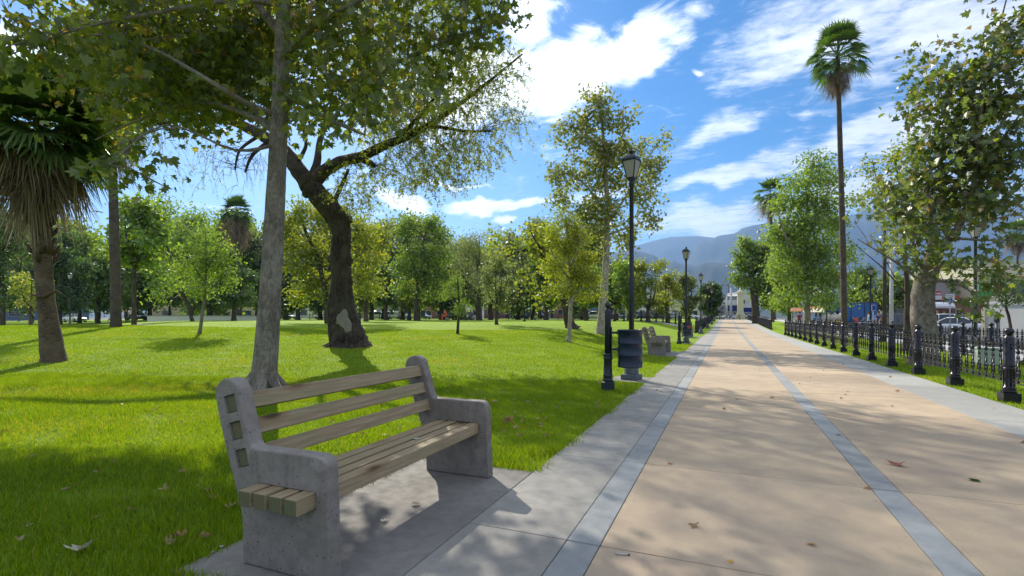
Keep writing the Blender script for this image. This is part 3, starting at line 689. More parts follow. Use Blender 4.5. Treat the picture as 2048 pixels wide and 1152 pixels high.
class Tree:
    def __init__(s, name, label, base, D, cat='tree', group=None):
        s.root = thing(name, label, cat, base, group); s.D = D; s.pts = []; s.rs = []; s.tw = MB(); s.leafsets = []
    def limb(s, pts, mat, name='branch', n=9, step=.25, wob=.05, dD=0.):
        """pts: (px, py, width px[, extra distance])"""
        q = []
        for p in pts:
            D = s.D + dD + (p[3] if len(p) > 3 else 0); q.append((P(p[0], p[1], D), p[2] / 2 / FPX * D / math.sqrt(1 + ((p[0] - CX) / FPX) ** 2)))
        return s.limb3(q, mat, name, n, step, wob)
    def limb3(s, q, mat, name='branch', n=9, step=.25, wob=.05):
        c = smooth_curve(q, step); m_ = MB(); m_.tube([x[0] for x in c], [x[1] for x in c], n, wob=wob)
        s.pts += [x[0] for x in c[1:]]; s.rs += [x[1] for x in c[1:]]
        return m_.build(name, mat, s.root)
    def twig_to(s, c, r0=.016, bend=.12, n=3):
        c = Vector(c); A = s._A if hasattr(s, '_A') and len(s._A) == len(s.pts) else np.array([tuple(p) for p in s.pts]); s._A = A
        d = ((A - np.array(c)) ** 2).sum(1) + np.maximum(0, A[:, 2] - c.z + .0) * .8
        i = int(np.argpartition(d, min(5, len(d) - 1))[random.randint(0, min(5, len(d) - 1))]); a = Vector(A[i]); L = (c - a).length
        if L > 2.0 and s.D < 20: return
        mid = (a + c) / 2 + Vector((random.gauss(0, 1), random.gauss(0, 1), random.gauss(.5, .6))) * L * bend
        q1 = (a * 2 + mid) / 3 + Vector((0, 0, L * .04))
        s.tw.tube([a, q1, mid, c], [r0, r0 * .8, r0 * .55, r0 * .25], n, caps=False)
    def blobs(s, bl, mat, leaf, shape, per_m3=9., nleaf=14, sig=.28, droop=.5, twig=.5, depth=.75, px=True, tint=None, bias=.5, r0=.016):
        Cs = []
        for b in bl:
            if px:
                D = s.D + (b[4] if len(b) > 4 else 0); c = P(b[0], b[1], D); rx, rz = b[2] / FPX * D, b[3] / FPX * D; ry = max(rx, rz) * depth
                v = ellip(max(2, int(per_m3 * rx * ry * rz * 4.2 ** .5 + .6 * per_m3 * rx * rz)), (0, 0, 0), (rx, ry, rz), bias)
                w = np.stack([c.x + v[:, 0] * CS - v[:, 1] * SN, c.y + v[:, 0] * SN + v[:, 1] * CS, c.z + v[:, 2]], 1)
            else:
                c, r = b; w = ellip(max(2, int(per_m3 * r[0] * r[1] * r[2] * 2.)), c, r, bias)
            Cs.append(w)
        C = np.concatenate(Cs)
        for c in C:
            if random.random() < twig: s.twig_to(c, r0)
        n = rng.poisson(nleaf, len(C)) + 1
        L = np.repeat(C, n, 0) + rng.normal(size=(n.sum(), 3)) * np.array([sig, sig, sig * .75])
        base_t = np.repeat(rng.normal(0, .13, len(C)), n)
        T = np.clip((rng.beta(2, 2.6, len(L)) if tint is None else tint(len(L))) + base_t, 0, 1)
        s.leafsets.append((L, leaf, shape, droop, T, mat)); return C
    def strands(s, bl, mat, leaf, n, length, sag, per, twr=.006, shape=LANCE, depth=.8, start='blob', spread=.5, seg=4):
        """thin hanging twigs with small leaves along them"""
        Ls = []; Ds = []
        for b in bl:
            D = s.D + (b[4] if len(b) > 4 else 0); c = P(b[0], b[1], D); rx, rz = b[2] / FPX * D, b[3] / FPX * D
            k = int(n * b[2] * b[3] / 5000.) + 3
            v = ellip(k, (0, 0, 0), (rx, max(rx, rz) * depth, rz), .45)
            for u in v:
                p = Vector((c.x + u[0] * CS - u[1] * SN, c.y + u[0] * SN + u[1] * CS, c.z + u[2]))
                if random.random() < .35: s.twig_to(p, twr * 1.8, .08)
                d = Vector((u[0] * CS - u[1] * SN, u[0] * SN + u[1] * CS, 0)); d = (d.normalized() if d.length > 0 else Vector((1, 0, 0))) * spread + Vector((random.gauss(0, .4), random.gauss(0, .4), random.gauss(.1, .3)))
                L = length * random.uniform(.5, 1.3); pts = [p]; q = p.copy()
                for i in range(seg):
                    d = d + Vector((0, 0, -sag)); q = q + d.normalized() * L / seg; pts.append(q.copy())
                    m = rng.poisson(per / seg)
                    for _ in range(m):
                        t = random.random(); Ls.append(tuple(pts[-2] * (1 - t) + q * t)); Ds.append(tuple(d.normalized()))
                s.tw.tube(pts, [twr * (1 - .7 * i / seg) for i in range(seg + 1)], 3, caps=False)
        L = np.array(Ls); s.leafsets.append((L, leaf, shape, .45, np.clip(rng.beta(2, 2.2, len(L)), 0, 1), mat))
    def finish(s, twmat=None, single=0, crown_kind=None, names='crown'):
        if s.tw.v: s.tw.build('twigs', twmat or M['twig'], s.root)['kind'] = 'stuff'
        off = np.array(s.root.location); groups = {}
        for (L, leaf, shape, droop, T, mat) in s.leafsets:
            if single and shape is LOBED:
                d = np.linalg.norm(L - np.array([0, 0, H]), axis=1)
                X = L[:, 0] * CS + L[:, 1] * SN; Dp = -L[:, 0] * SN + L[:, 1] * CS
                vis = (Dp > 1) & (np.abs(CX + FPX * X / np.maximum(Dp, 1) - 1024) < 1010) & (HY - FPX * (L[:, 2] - H) / np.maximum(Dp, 1) > 6)
                o = np.argsort(np.where(vis, d, 1e6))[:single]; keep = np.ones(len(L), bool); keep[o] = False
                Vv, Ff, Tt = leaf_arrays(L[o], leaf, shape, droop, T[o]); k = len(shape[0]); nf = len(shape[1])
                variants = []
                for i in range(len(o)):
                    if len(variants) < 60:
                        v = Vv[i * k:(i + 1) * k] - L[o[i]]; me = np_mesh('leaf', v, np.array(shape[1]), mat, Tt[i * nf:(i + 1) * nf]); variants.append(me)
                    else: me = variants[i % 60]
                    ob = bpy.data.objects.new('leaf', me); COL.objects.link(ob); ob.location = L[o[i]] - off; ob.parent = s.root
                    if i >= 60: ob.rotation_euler = (random.gauss(0, .4), random.gauss(0, .4), random.uniform(0, 6.28))
                L, T = L[keep], T[keep]
            V, F, T2 = leaf_arrays(L, leaf, shape, droop, T)
            g = groups.setdefault((mat.name, F.shape[1]), [[], [], [], 0]); g[0].append(V - off); g[1].append(F + g[3]); g[2].append(T2); g[3] += len(V)
        for (mn, _), g in groups.items():
            o = link(names, np_mesh(names, np.concatenate(g[0]), np.concatenate(g[1]), bpy.data.materials[mn], np.concatenate(g[2])), s.root)
            if crown_kind: o['kind'] = crown_kind

# --- the plane tree behind the bench
B, D0 = G(527, 784)
T = Tree('plane_tree', 'plane tree with straight grey trunk directly behind the near bench', B, D0)
T.limb([(521, 800, 120), (525, 786, 74), (527, 772, 60), (531, 720, 52), (540, 600, 46), (548, 450, 42), (556, 300, 37), (562, 150, 33), (566, 40, 30), (570, -120, 26), (575, -300, 18), (580, -470, 9)], M['bark_plane'], 'trunk', 16, .12, .022)
bp = M['bark_plane']
def roots(T, base, r, n, mat, L=.55):      # flared roots spreading into the turf
    for k in range(n):
        a = 2 * math.pi * (k + random.uniform(-.25, .25)) / n; d = Vector((math.cos(a), math.sin(a), 0)); s = random.uniform(.7, 1.2)
        q = [base + d * r * .35 + Vector((0, 0, .42 * s)), base + d * r * .85 + Vector((0, 0, .16)), base + d * (r + L * .4 * s) + Vector((0, 0, .03)), base + d * (r + L * s) + Vector((0, 0, -.06))]
        m_ = MB(); c = smooth_curve(list(zip(q, [r * .42, r * .36, r * .22, r * .08])), .08); m_.tube([x[0] for x in c], [x[1] for x in c], 9, wob=.07); m_.build('root', mat, T.root)
roots(T, B, .27, 6, bp, .32)
for pts in ([(562, 70, 20), (520, 15, 17), (485, -60, 14), (400, -170, 9, .6), (300, -260, 5, 1.)], [(556, 232, 17), (490, 205, 13, -.4), (400, 150, 10, -.9), (300, 95, 7, -.6), (200, 70, 4, -.6)],
            [(553, 268, 15), (500, 232, 12, .4), (400, 205, 9, .9), (290, 235, 6, 1.3), (190, 280, 3, 1.5)], [(560, 215, 15), (640, 175, 11, .3), (740, 150, 8, .7), (860, 95, 6, 1.), (990, 45, 3, 1.2)],
            [(563, 120, 15), (620, 60, 12, -.6), (720, 0, 9, -1.2), (840, -60, 6, -1.7), (960, -100, 3, -2)], [(558, 180, 12), (650, 235, 8, -.8), (730, 270, 4, -1.4)],
            [(566, 10, 16), (480, 0, 12, -.6), (340, 20, 9, -1), (150, 60, 6, -1.2), (20, 110, 3, -1.4)], [(570, -100, 15), (680, -200, 10, .8), (800, -260, 6, 1.4)], [(570, -160, 14), (450, -280, 9, -.8), (350, -380, 5, -1.2)],
            [(552, 250, 10), (430, 215, 7, 2.2), (300, 205, 5, 3.8), (170, 225, 2, 4.6)], [(552, 262, 8), (420, 150, 6, 2.2), (300, 110, 4, 3.8), (200, 90, 2, 4.4)], [(548, 290, 9), (470, 300, 6, -.9), (330, 250, 4, -1.6), (220, 330, 2, -2)]):
    T.limb(pts, bp, 'branch', 8, .2, .04)
ML = M['leaf_plane']
bl = [(110, 85, 150, 75, -1.0), (300, 60, 170, 90, .2), (450, 95, 140, 110, 1.2), (320, 195, 180, 75, 1.6), (170, 235, 110, 95, 4.6), (380, 130, 150, 90, 2.6), (220, 130, 150, 90, 3.0), (470, 190, 100, 55, 2.6), (330, 140, 170, 95, 4.4), (460, 120, 130, 95, 4.0), (240, 80, 150, 70, 4.6), (530, 110, 80, 90, 3.4), (150, 190, 100, 70, 3.6), (240, 315, 62, 55, -.6), (235, 360, 30, 26, -.8), (440, 195, 110, 60, .8), (500, 60, 90, 90, 1.),
      (680, 80, 130, 105, .4), (850, 60, 130, 85, .9), (950, 45, 75, 60, 1.1), (640, 215, 90, 80, .1), (725, 262, 90, 48, -1.2), (790, 165, 110, 65, .5), (880, 125, 80, 50, .9), (700, 165, 140, 95, -.8), (640, 20, 150, 90, -.8), (420, 20, 150, 90, 1.6),
      (40, 60, 90, 50, -1.6), (605, 120, 70, 110, 1.2), (1000, 18, 36, 46, 1.2), (560, 225, 60, 60, 1.5)]
ab = [(200, -150, 260, 130, -1.5), (450, -180, 230, 140, .5), (700, -150, 230, 130, .2), (900, -120, 170, 110, 1.), (500, -360, 230, 130, 0), (-160, 60, 160, 150, -2.5), (800, -260, 180, 90, 1.2), (350, -330, 150, 90, -1), (560, -150, 200, 100, -2.5), (300, -100, 200, 100, 2.5), (850, -170, 200, 120, 3), (930, -70, 110, 70, 3.2), (700, -280, 240, 130, 3), (480, -420, 260, 120, 2), (980, -200, 130, 90, 2), (620, -470, 230, 120, 0), (-280, 130, 160, 160, -3), (-200, -100, 180, 140, -1.5)]
T.blobs(bl, ML, .148, LOBED, 11, 24, .27, .75, .55, .55, r0=.014)
T.blobs(ab, ML, .20, LOBED, 4.4, 26, .36, .6, .35, .6, r0=.014)
T.finish(M['bark_plane'], 300, 'stuff')

# --- the twisted old tree
B, D1 = G(697, 692)
T = Tree('old_tree', 'crooked dark old tree with a twisted leaning trunk in the lawn', B, D1)
bo = M['bark_old']
T.limb([(700, 706, 112), (699, 690, 84), (694, 662, 66), (686, 628, 55), (684, 585, 44), (683, 545, 40), (680, 515, 45), (682, 490, 38), (683, 466, 40), (677, 444, 43), (658, 416, 45), (638, 392, 44), (621, 368, 39), (614, 352, 36)], bo, 'trunk', 18, .09, .07)
roots(T, B, .44, 7, bo, .45)
m_ = MB(); m_.tube([P(676, 700, D1 - .05), P(668, 660, D1 - .08), P(664, 610, D1 - .05), P(672, 560, D1), P(678, 520, D1)], [.27, .2, .17, .16, .16], 10, wob=.06); m_.build('trunk_rib', bo, T.root)
for pts in ([(620, 372, 42), (600, 345, 34, .1), (572, 306, 31, .3), (540, 280, 28, .5), (500, 258, 24, .7), (455, 240, 19, .8), (400, 236, 13, .7), (330, 246, 8, .5), (270, 250, 4, .2)],
            [(624, 370, 34), (648, 342, 28), (684, 323, 24, -.1), (722, 314, 22, -.2), (765, 293, 19, -.1), (830, 266, 14, .2), (900, 222, 10, .4), (975, 165, 6, .5), (1045, 108, 3, .4)],
            [(622, 362, 22), (634, 325, 16, .3), (640, 280, 12, .6), (660, 230, 8, .9), (690, 180, 4, 1)], [(722, 315, 18, -.2), (745, 330, 12, -.3), (752, 333, 6, -.3)],
            [(668, 402, 10, -.1), (684, 370, 8, -.2), (697, 338, 6, -.25)], [(690, 185, 6, 1), (760, 90, 4.5, 2.1), (860, 40, 3, 2.7), (950, -20, 2, 3.3)], [(700, 170, 4, 1.1), (730, 40, 3, 2.4), (740, -50, 2, 3)], [(790, 282, 10), (850, 220, 7, -.4), (900, 150, 4, -.7)], [(540, 282, 10, .5), (505, 310, 8, .1), (490, 345, 4, 0)], [(520, 270, 9, .6), (480, 300, 6, .3), (470, 340, 3, .2)], [(860, 250, 8, .3), (930, 262, 5, .1), (985, 262, 3, 0)], [(590, 330, 12, .2), (612, 290, 7, -.3), (600, 240, 4, -.6)]):
    T.limb(pts, bo, 'branch', 10, .12, .09)
for (px, py, r) in ((613, 386, .17), (668, 404, .16), (697, 440, .15), (664, 518, .17), (698, 522, .15)):
    m_ = MB(); m_.sphere(P(px, py, D1 - .12), r, 10, 7, (1, .8, 1.1)); m_.build('burl', bo, T.root)
# pale filling in the hollow
pq = P(682, 648, D1 - .36); m_ = MB(); ol = []
for (px, py) in ((684, 613), (692, 620), (697, 634), (702, 648), (703, 664), (698, 674), (692, 672), (689, 660), (680, 654), (671, 645), (668, 634), (673, 624)): ol.append(P(px + random.uniform(-1.2, 1.2), py, D1 - .375 - (py - 613) / 60 * .16))
c_ = sum(ol, Vector()) / len(ol); toc = Vector((SN, -CS, 0)); n_ = len(ol)
vs = [p - toc * .22 for p in ol] + [p + toc * .0 for p in ol] + [c_ + (p - c_) * .6 + toc * (.05 + .02 * random.random()) for p in ol] + [c_ + toc * .06]
fs = [(i, (i + 1) % n_, n_ + (i + 1) % n_, n_ + i) for i in range(n_)] + [(n_ + i, n_ + (i + 1) % n_, 2 * n_ + (i + 1) % n_, 2 * n_ + i) for i in range(n_)] + [(2 * n_ + i, 2 * n_ + (i + 1) % n_, 3 * n_) for i in range(n_)]
m_.add(vs, fs); h_ = MB(); h_.add([c_ + (p - c_) * 1.07 + toc * .004 for p in ol] + [c_ + toc * .03], [(i, (i + 1) % n_, n_) for i in range(n_)]); M['plaster'] = mat_concrete('plaster', (.26, .24, .20), (.34, .315, .27), (.15, .135, .11), stain=6, bs=.6); o = m_.build('cement_patch', M['plaster'], T.root); o['label'] = 'pale cement filling in the trunk hollow'
m_ = MB()
for pts in ([(688, 612), (680, 585), (676, 555), (673, 530)], [(664, 628), (668, 600), (670, 575)], [(684, 690), (676, 670), (676, 655)]): m_.tube([P(x, y, D1 - .28) for x, y in pts], [.012, .035, .03, .012][:len(pts)], 6)
M['hollow'] = mat_plain('hollow', (.018, .014, .011), .95); m_.build('hollow', M['hollow'], T.root)  # near-black tubes paint the shade of hollows onto the bark
ws = [(780, 180, 80, 60, .5), (900, 320, 70, 40, .1), (850, 290, 110, 45, .2), (930, 200, 85, 75, .4), (770, 335, 90, 38, -.2), (1000, 140, 55, 65, .4), (705, 385, 50, 55, -.3), (850, 215, 100, 65, -.5), (960, 290, 60, 40, .1), (880, 130, 70, 50, -.7), (780, 240, 90, 50, .3), (850, 350, 70, 35, 0), (1020, 230, 30, 40, .3)]
T.strands(ws, M['leaf_yelgreen'], .115, 135, .85, .35, 24, .0055)
T.strands([(480, 330, 50, 45, .2), (520, 320, 40, 35, .4), (440, 300, 40, 35, .5)], M['leaf_grey'], .07, 75, .75, .75, 2.2, .008)
T.strands([(340, 290, 80, 40, .4), (420, 330, 40, 50, .5), (330, 340, 50, 40, .2)], M['leaf_grey'], .10, 40, .8, .6, 9, .005)
T.blobs([(850, 60, 150, 75, 2.6), (930, 120, 80, 55, 2.6), (760, 100, 120, 90, 2.2), (900, -40, 160, 70, 3.4), (740, -40, 160, 80, 3.), (960, 40, 50, 50, 2.)], M['leaf_yelgreen'], .11, LANCE, 7, 34, .34, .5, .4, .7, r0=.012)
T.finish(bo, 0, None)

# --- mottled plane tree behind the right fence
B2 = Vector((5.05, 17.3, 0)); D2 = -B2.x * SN + B2.y * CS
T = Tree('plane_tree', 'stout pale mottled plane tree behind the right fence', B2, D2)
bq = M['bark_mottle']
T.limb([(1846, 742, 84), (1848, 715, 66), (1850, 680, 58), (1846, 630, 52), (1846, 585, 48), (1856, 545, 46), (1866, 515, 42), (1872, 490, 36)], bq, 'trunk', 16, .1, .04)
for pts in ([(1868, 505, 26), (1862, 450, 22, .2), (1862, 410, 20, .3), (1850, 392, 20, .3)], [(1872, 500, 24), (1905, 470, 19, -.2), (1930, 430, 16, -.3), (1948, 370, 13, -.4), (1955, 290, 10, -.5), (1965, 200, 7, -.6), (1990, 90, 5, -.7), (2020, -30, 3, -.8)],
            [(1850, 540, 14), (1835, 520, 10, -.2), (1828, 500, 7, -.3), (1825, 470, 4, -.4)], [(1862, 420, 12, .3), (1900, 380, 9, .5), (1925, 330, 6, .7), (1900, 240, 4, .8), (1870, 150, 2, .8)], [(1955, 330, 9, -.5), (2010, 270, 7, -.9), (2060, 200, 4, -1.2)],
            [(1900, 475, 9, -.3), (1960, 480, 6, -.7), (2030, 480, 3, -1)], [(1850, 570, 8, -.3), (1800, 530, 6, -.5), (1760, 505, 4, -.7), (1715, 478, 2, -.9)], [(1858, 560, 8, -.4), (1920, 570, 5, -.8), (1960, 600, 3, -1)], [(1855, 440, 7, .2), (1810, 430, 5, 0), (1770, 420, 3, -.2)], [(1990, 120, 5, -.7), (2060, 40, 4, -1), (2120, -40, 3, -1.2)]):
    T.limb(pts, bq, 'branch', 8, .15, .05)
MB2 = M['leaf_plane_brown']
bl = [(1900, 215, 75, 100, .3), (1985, 130, 70, 90, -.6), (2035, 50, 60, 60, -.9), (1850, 150, 36, 50, .8), (1965, 290, 90, 100, -.5), (1855, 310, 55, 36, .6), (1830, 430, 75, 50, 0), (1762, 418, 40, 34, -.2), (1900, 410, 85, 60, .4), (2010, 400, 60, 80, -.8), (1925, 530, 66, 36, -.7), (1860, 370, 90, 50, .5),
      (1790, 375, 50, 36, .3), (1985, 560, 26, 22, -1), (1957, 612, 20, 16, -1.1), (1830, 520, 50, 36, -.4), (2040, 270, 50, 90, -1), (1945, 180, 60, 80, -.2), (1880, 470, 60, 36, -.6), (1845, 95, 22, 34, .8), (2010, 480, 50, 34, -1), (1930, 340, 80, 70, 0)]
T.blobs(bl, MB2, .185, LOBED, 7, 26, .27, .7, .6, .6, r0=.014)
T.blobs([(2120, -60, 130, 110, -1), (2150, 150, 90, 150, -1), (1980, -60, 110, 60, -.6), (2130, 380, 70, 90, -1)], MB2, .21, LOBED, 2.5, 22, .3, .6, .3, .6)
T.finish(bq, 300, 'stuff')

# --- other near and middle trees ------------------------------------------------
def fork_tree(label, px, D, top, bot, hw, leafmat, leaf=.16, bark='bark_dark', dens=1., shape=CLUMP, tw=None, lean=0, name='tree', group=None, cx=None, blobs=None, trunkpts=None, limbs=None, wpx=None, sparse=1., base=None, nleaf=22, sig=None, r0=.03):
    base = PG(px, D) if base is None else base
    D = -base.x * SN + base.y * CS
    T = Tree(name, label, base, D, 'tree', group)
    by = HY - (base.z - H) / D * FPX; cx = px + lean if cx is None else cx
    w = (hw * .16 + 3) if wpx is None else wpx
    hc = by - top
    if trunkpts is None:
        fy = bot - (bot - top) * .12
        trunkpts = [(px, by + 4, w * 1.5), (px + lean * .05, by - 6, w * 1.05), (px + lean * .3 + random.uniform(-2, 2), (by + fy) / 2, w * .85), (px + lean * .6, fy, w * .75)]
        if limbs is None:
            limbs = []
            for k in range(random.choice((3, 4, 5))):
                a = (k + .5) / 4 * 2 - 1 + random.uniform(-.25, .25); ex, ey = cx + a * hw * .7, top + (bot - top) * (.12 + .45 * abs(a)) + random.uniform(0, 10)
                limbs.append([(px + lean * .6, fy + random.uniform(0, 6), w * .55), ((px + lean * .6 + ex) / 2 + a * hw * .15, (fy + ey) / 2 + 6, w * .38, random.uniform(-1, 1) * hw / FPX * D * .5), (ex, ey, w * .12, random.uniform(-1, 1) * hw / FPX * D * .7)])
    T.limb(trunkpts, M[bark], 'trunk', 9, max(.2, D * .012), .06)
    for l in (limbs or []): T.limb(l, M[bark], 'branch', 6, max(.25, D * .015), .06)
    if blobs is None:
        blobs = []; n = 13
        for k in range(n):
            t = (k + .5) / n; yy = top + (bot - top) * (.12 + .80 * t); e = math.sin(math.pi * min(1, .22 + .68 * t)) ** .8
            blobs.append((cx + random.uniform(-1, 1) * hw * .80 * e, yy + random.uniform(-1, 1) * (bot - top) * .07, hw * random.uniform(.22, .44) * (.6 + .4 * e), (bot - top) * random.uniform(.09, .17), random.uniform(-.8, .8) * hw / FPX * D * .6))
    rm = hw / FPX * D
    T.blobs(blobs, M[leafmat], leaf * 1.33, shape, 33. * dens / (rm ** 1.25) , int(nleaf * sparse * 1.35), (rm * .13 if sig is None else sig), .35, .3, .8, r0=r0)
    T.finish(M['twig'] if tw is None else M[tw])
    return T
fork_tree('tall slim plane tree with sparse crown behind the street lamp', 1203, 24, 170, 470, 95, 'leaf_olive', .15, 'bark_pale', shape=OVAL, wpx=17, base=G(1203, 668)[0],
    trunkpts=[(1200, 672, 26), (1202, 655, 19), (1208, 580, 16), (1213, 500, 13), (1214, 400, 10), (1208, 300, 7), (1203, 220, 4), (1200, 180, 2)],
    limbs=[[(1213, 450, 7), (1260, 380, 5, .6), (1300, 310, 3, 1), (1325, 275, 1.5, 1.2)], [(1210, 420, 6), (1160, 360, 4, -.6), (1110, 340, 2, -1)], [(1209, 340, 5), (1245, 270, 3, -.5), (1270, 225, 1.5, -.8)], [(1207, 300, 5), (1150, 255, 3, .5), (1100, 250, 1.5, .8)], [(1213, 470, 5), (1270, 450, 3, -.5), (1320, 430, 1.5, -1)], [(1212, 440, 4), (1150, 430, 3, .8), (1100, 400, 1.5, 1)]],
    blobs=[(1195, 200, 38, 30, 0), (1175, 245, 40, 36, .5), (1230, 245, 40, 30, -.5), (1265, 232, 18, 18, -.8), (1130, 262, 38, 24, .6), (1195, 300, 60, 36, 0), (1250, 300, 40, 34, .4), (1325, 280, 18, 22, 1.1), (1300, 330, 36, 36, .9), (1130, 345, 45, 28, -.8), (1200, 355, 62, 36, .2), (1290, 385, 42, 36, .4), (1120, 395, 34, 24, .9), (1205, 420, 62, 36, 0), (1300, 435, 34, 24, -.8), (1185, 465, 45, 24, -.3), (1245, 470, 36, 26, .4), (1260, 500, 20, 16, .3)], dens=1.25, nleaf=17, sig=.21, r0=.02)
fork_tree('small yellow leaved tree with pale thin trunk on the lawn', 1140, 18, 420, 600, 62, 'leaf_yellow', .10, 'bark_pale', shape=LANCE, wpx=8, base=G(1138, 684)[0],
    trunkpts=[(1137, 688, 11), (1139, 660, 8.5), (1142, 600, 8), (1140, 540, 6), (1135, 470, 4), (1130, 430, 2)],
    limbs=[[(1142, 612, 5), (1152, 590, 4.5, .1), (1160, 560, 3, .2), (1172, 520, 2, .3)], [(1140, 560, 4), (1110, 520, 3, -.2), (1095, 480, 1.5, -.4)], [(1140, 540, 4), (1160, 490, 2.5, -.2), (1165, 450, 1.2, -.3)], [(1142, 590, 3), (1180, 575, 2, .3), (1200, 585, 1, .4)]],
    blobs=[(1130, 440, 24, 20), (1105, 470, 22, 20, -.3), (1150, 470, 30, 22, .2), (1128, 500, 34, 22), (1168, 510, 28, 24, .4), (1105, 530, 24, 18, -.4), (1145, 545, 38, 20, .1), (1180, 560, 28, 16, .4), (1195, 590, 16, 10, .5), (1125, 575, 30, 16, -.2), (1165, 590, 22, 12, .2), (1120, 425, 12, 12)], dens=2.2, nleaf=48, sig=.17, r0=.011)
fork_tree('young green tree with leaning thin trunk on the mound crest', 400, 20, 445, 615, 68, 'leaf_bright', .085, 'bark_plane', 1.1, OVAL, wpx=8, base=G(399, 668)[0],
    trunkpts=[(398, 671, 11), (401, 655, 8), (407, 610, 6.5), (412, 560, 5), (412, 500, 3), (412, 465, 1.5)],
    limbs=[[(409, 590, 4), (440, 560, 3, .2), (470, 530, 1.5, .4)], [(411, 565, 3.5), (385, 530, 2.5, -.2), (370, 490, 1.2, -.4)], [(412, 545, 3), (435, 500, 2, -.2), (445, 470, 1, -.3)], [(408, 595, 3), (375, 575, 2, .2), (350, 560, 1, .4)]],
    blobs=[(412, 470, 28, 22), (440, 495, 34, 24, .3), (385, 500, 30, 24, -.3), (415, 520, 44, 24), (462, 530, 24, 24, .4), (370, 540, 26, 20, -.3), (430, 555, 44, 22, .2), (395, 575, 34, 18, -.2), (352, 560, 20, 14, .3), (455, 570, 22, 12, .3), (410, 595, 20, 12)], nleaf=32, sig=.17, r0=.011)
fork_tree('slender sapling with thin dark trunk on the open lawn', 915, 22, 545, 632, 30, 'leaf_green', .07, 'bark_dark', 1.5, LANCE, wpx=6, base=G(915, 668)[0],
    trunkpts=[(915, 670, 7.5), (916, 650, 5.5), (918, 610, 4.5), (916, 575, 3), (914, 550, 1.5)], limbs=[[(916, 640, 3), (930, 610, 2, .2), (938, 585, 1, .3)], [(917, 610, 2.5), (902, 590, 1.6, -.1), (897, 575, 1, -.2)]], nleaf=34, sig=.13, r0=.009)
fork_tree('small dark green tree on the lawn right of the slender sapling', 993, 30, 498, 622, 38, 'leaf_grey', .11, 'bark_dark', 1.2, OVAL, wpx=6.5, base=G(994, 649)[0])
B3 = Vector((6.3, 23.2, 0)); fork_tree('thin tree with airy yellow green crown behind the mottled plane tree', 1815, 20, 270, 470, 75, 'leaf_yelgreen', .10, 'bark_dark', .75, OVAL, base=B3,
    trunkpts=[(1812, 702, 20), (1813, 680, 15), (1815, 600, 13), (1812, 540, 10), (1806, 450, 6), (1800, 380, 4), (1790, 320, 2)], limbs=[[(1806, 450, 4), (1760, 380, 3, .4), (1745, 320, 1.5, .5)], [(1800, 400, 3), (1830, 340, 2, .3), (1840, 290, 1, .4)], [(1814, 590, 4), (1770, 540, 3, -.3), (1735, 510, 2, -.5), (1700, 480, 1, -.7)], [(1790, 556, 2, -.2), (1765, 510, 1.6, -.4), (1740, 470, 1, -.5)]],
    blobs=[(1790, 310, 40, 26), (1750, 335, 28, 24, .4), (1830, 320, 36, 26, -.3), (1785, 370, 44, 26), (1750, 395, 26, 20, .4), (1810, 430, 50, 30), (1805, 490, 36, 24), (1835, 380, 36, 24)], nleaf=24, sig=.2, r0=.012)
B4 = Vector((5.7, 44., pz(44))); fork_tree('tall leafy bright green tree right of the path', 1615, 39, 300, 612, 95, 'leaf_bright', .17, 'bark_plane', 1., OVAL, base=B4,
    trunkpts=[(1616, 660, 22), (1615, 640, 15), (1614, 600, 13), (1613, 540, 10), (1613, 460, 7), (1615, 390, 5), (1625, 330, 3)], limbs=[[(1613, 560, 6), (1660, 480, 4, 1), (1700, 420, 2, 1.4)], [(1613, 540, 6), (1570, 470, 4, -1), (1555, 420, 2, -1.4)], [(1613, 480, 5), (1650, 400, 3, -.6), (1660, 350, 2, -1)], [(1614, 590, 4), (1570, 570, 3, 1), (1545, 560, 2, 1.3)], [(1614, 590, 4), (1670, 560, 3, -1), (1700, 545, 2, -1.3)], [(1613, 450, 4), (1585, 400, 3, .6), (1580, 370, 2, 1)]],
    blobs=[(1635, 330, 30, 28), (1655, 365, 34, 30, .6), (1605, 370, 40, 26, -.5), (1578, 405, 44, 26, .6), (1640, 410, 46, 30), (1610, 450, 52, 30, -.6), (1668, 450, 34, 28, .8), (1570, 465, 44, 28, .5), (1650, 500, 48, 28, -.3), (1590, 510, 54, 28, .4), (1685, 510, 24, 22, .8), (1560, 545, 34, 24, -.6), (1620, 550, 58, 26), (1670, 560, 40, 26, .5), (1585, 590, 44, 20, -.3), (1645, 600, 54, 16, .3), (1700, 405, 20, 16, 1), (1690, 580, 18, 18, .6), (1560, 600, 22, 14, 0)], nleaf=26, sig=.36, r0=.025)
fork_tree('willowy green tree with thick dark trunk near the path end', 1513, 78, 470, 612, 46, 'leaf_bright', .26, 'bark_dark', .75, CLUMP, base=Vector((4.9, 80, pz(80))), wpx=15,
    trunkpts=[(1513, 648, 21), (1512, 636, 17), (1509, 600, 15), (1504, 565, 12), (1500, 530, 9), (1505, 500, 5)], limbs=[[(1506, 570, 7), (1480, 545, 4, 1), (1470, 500, 2, 2)], [(1505, 550, 7), (1530, 510, 4, -1), (1535, 480, 2, -2)]],
    blobs=[(1490, 490, 18, 14), (1520, 500, 28, 16), (1478, 515, 14, 14), (1500, 530, 34, 18), (1540, 520, 26, 20), (1475, 560, 16, 12), (1495, 565, 20, 12), (1545, 560, 30, 24), (1525, 575, 26, 20), (1552, 595, 20, 14), (1535, 605, 16, 12)])
fork_tree('bushy green tree filling the gap left of the tall leafy tree', 1578, 62, 430, 622, 42, 'leaf_bright', .24, 'bark_dark', 1.1, base=Vector((6.3, 66, pz(66))), wpx=11)
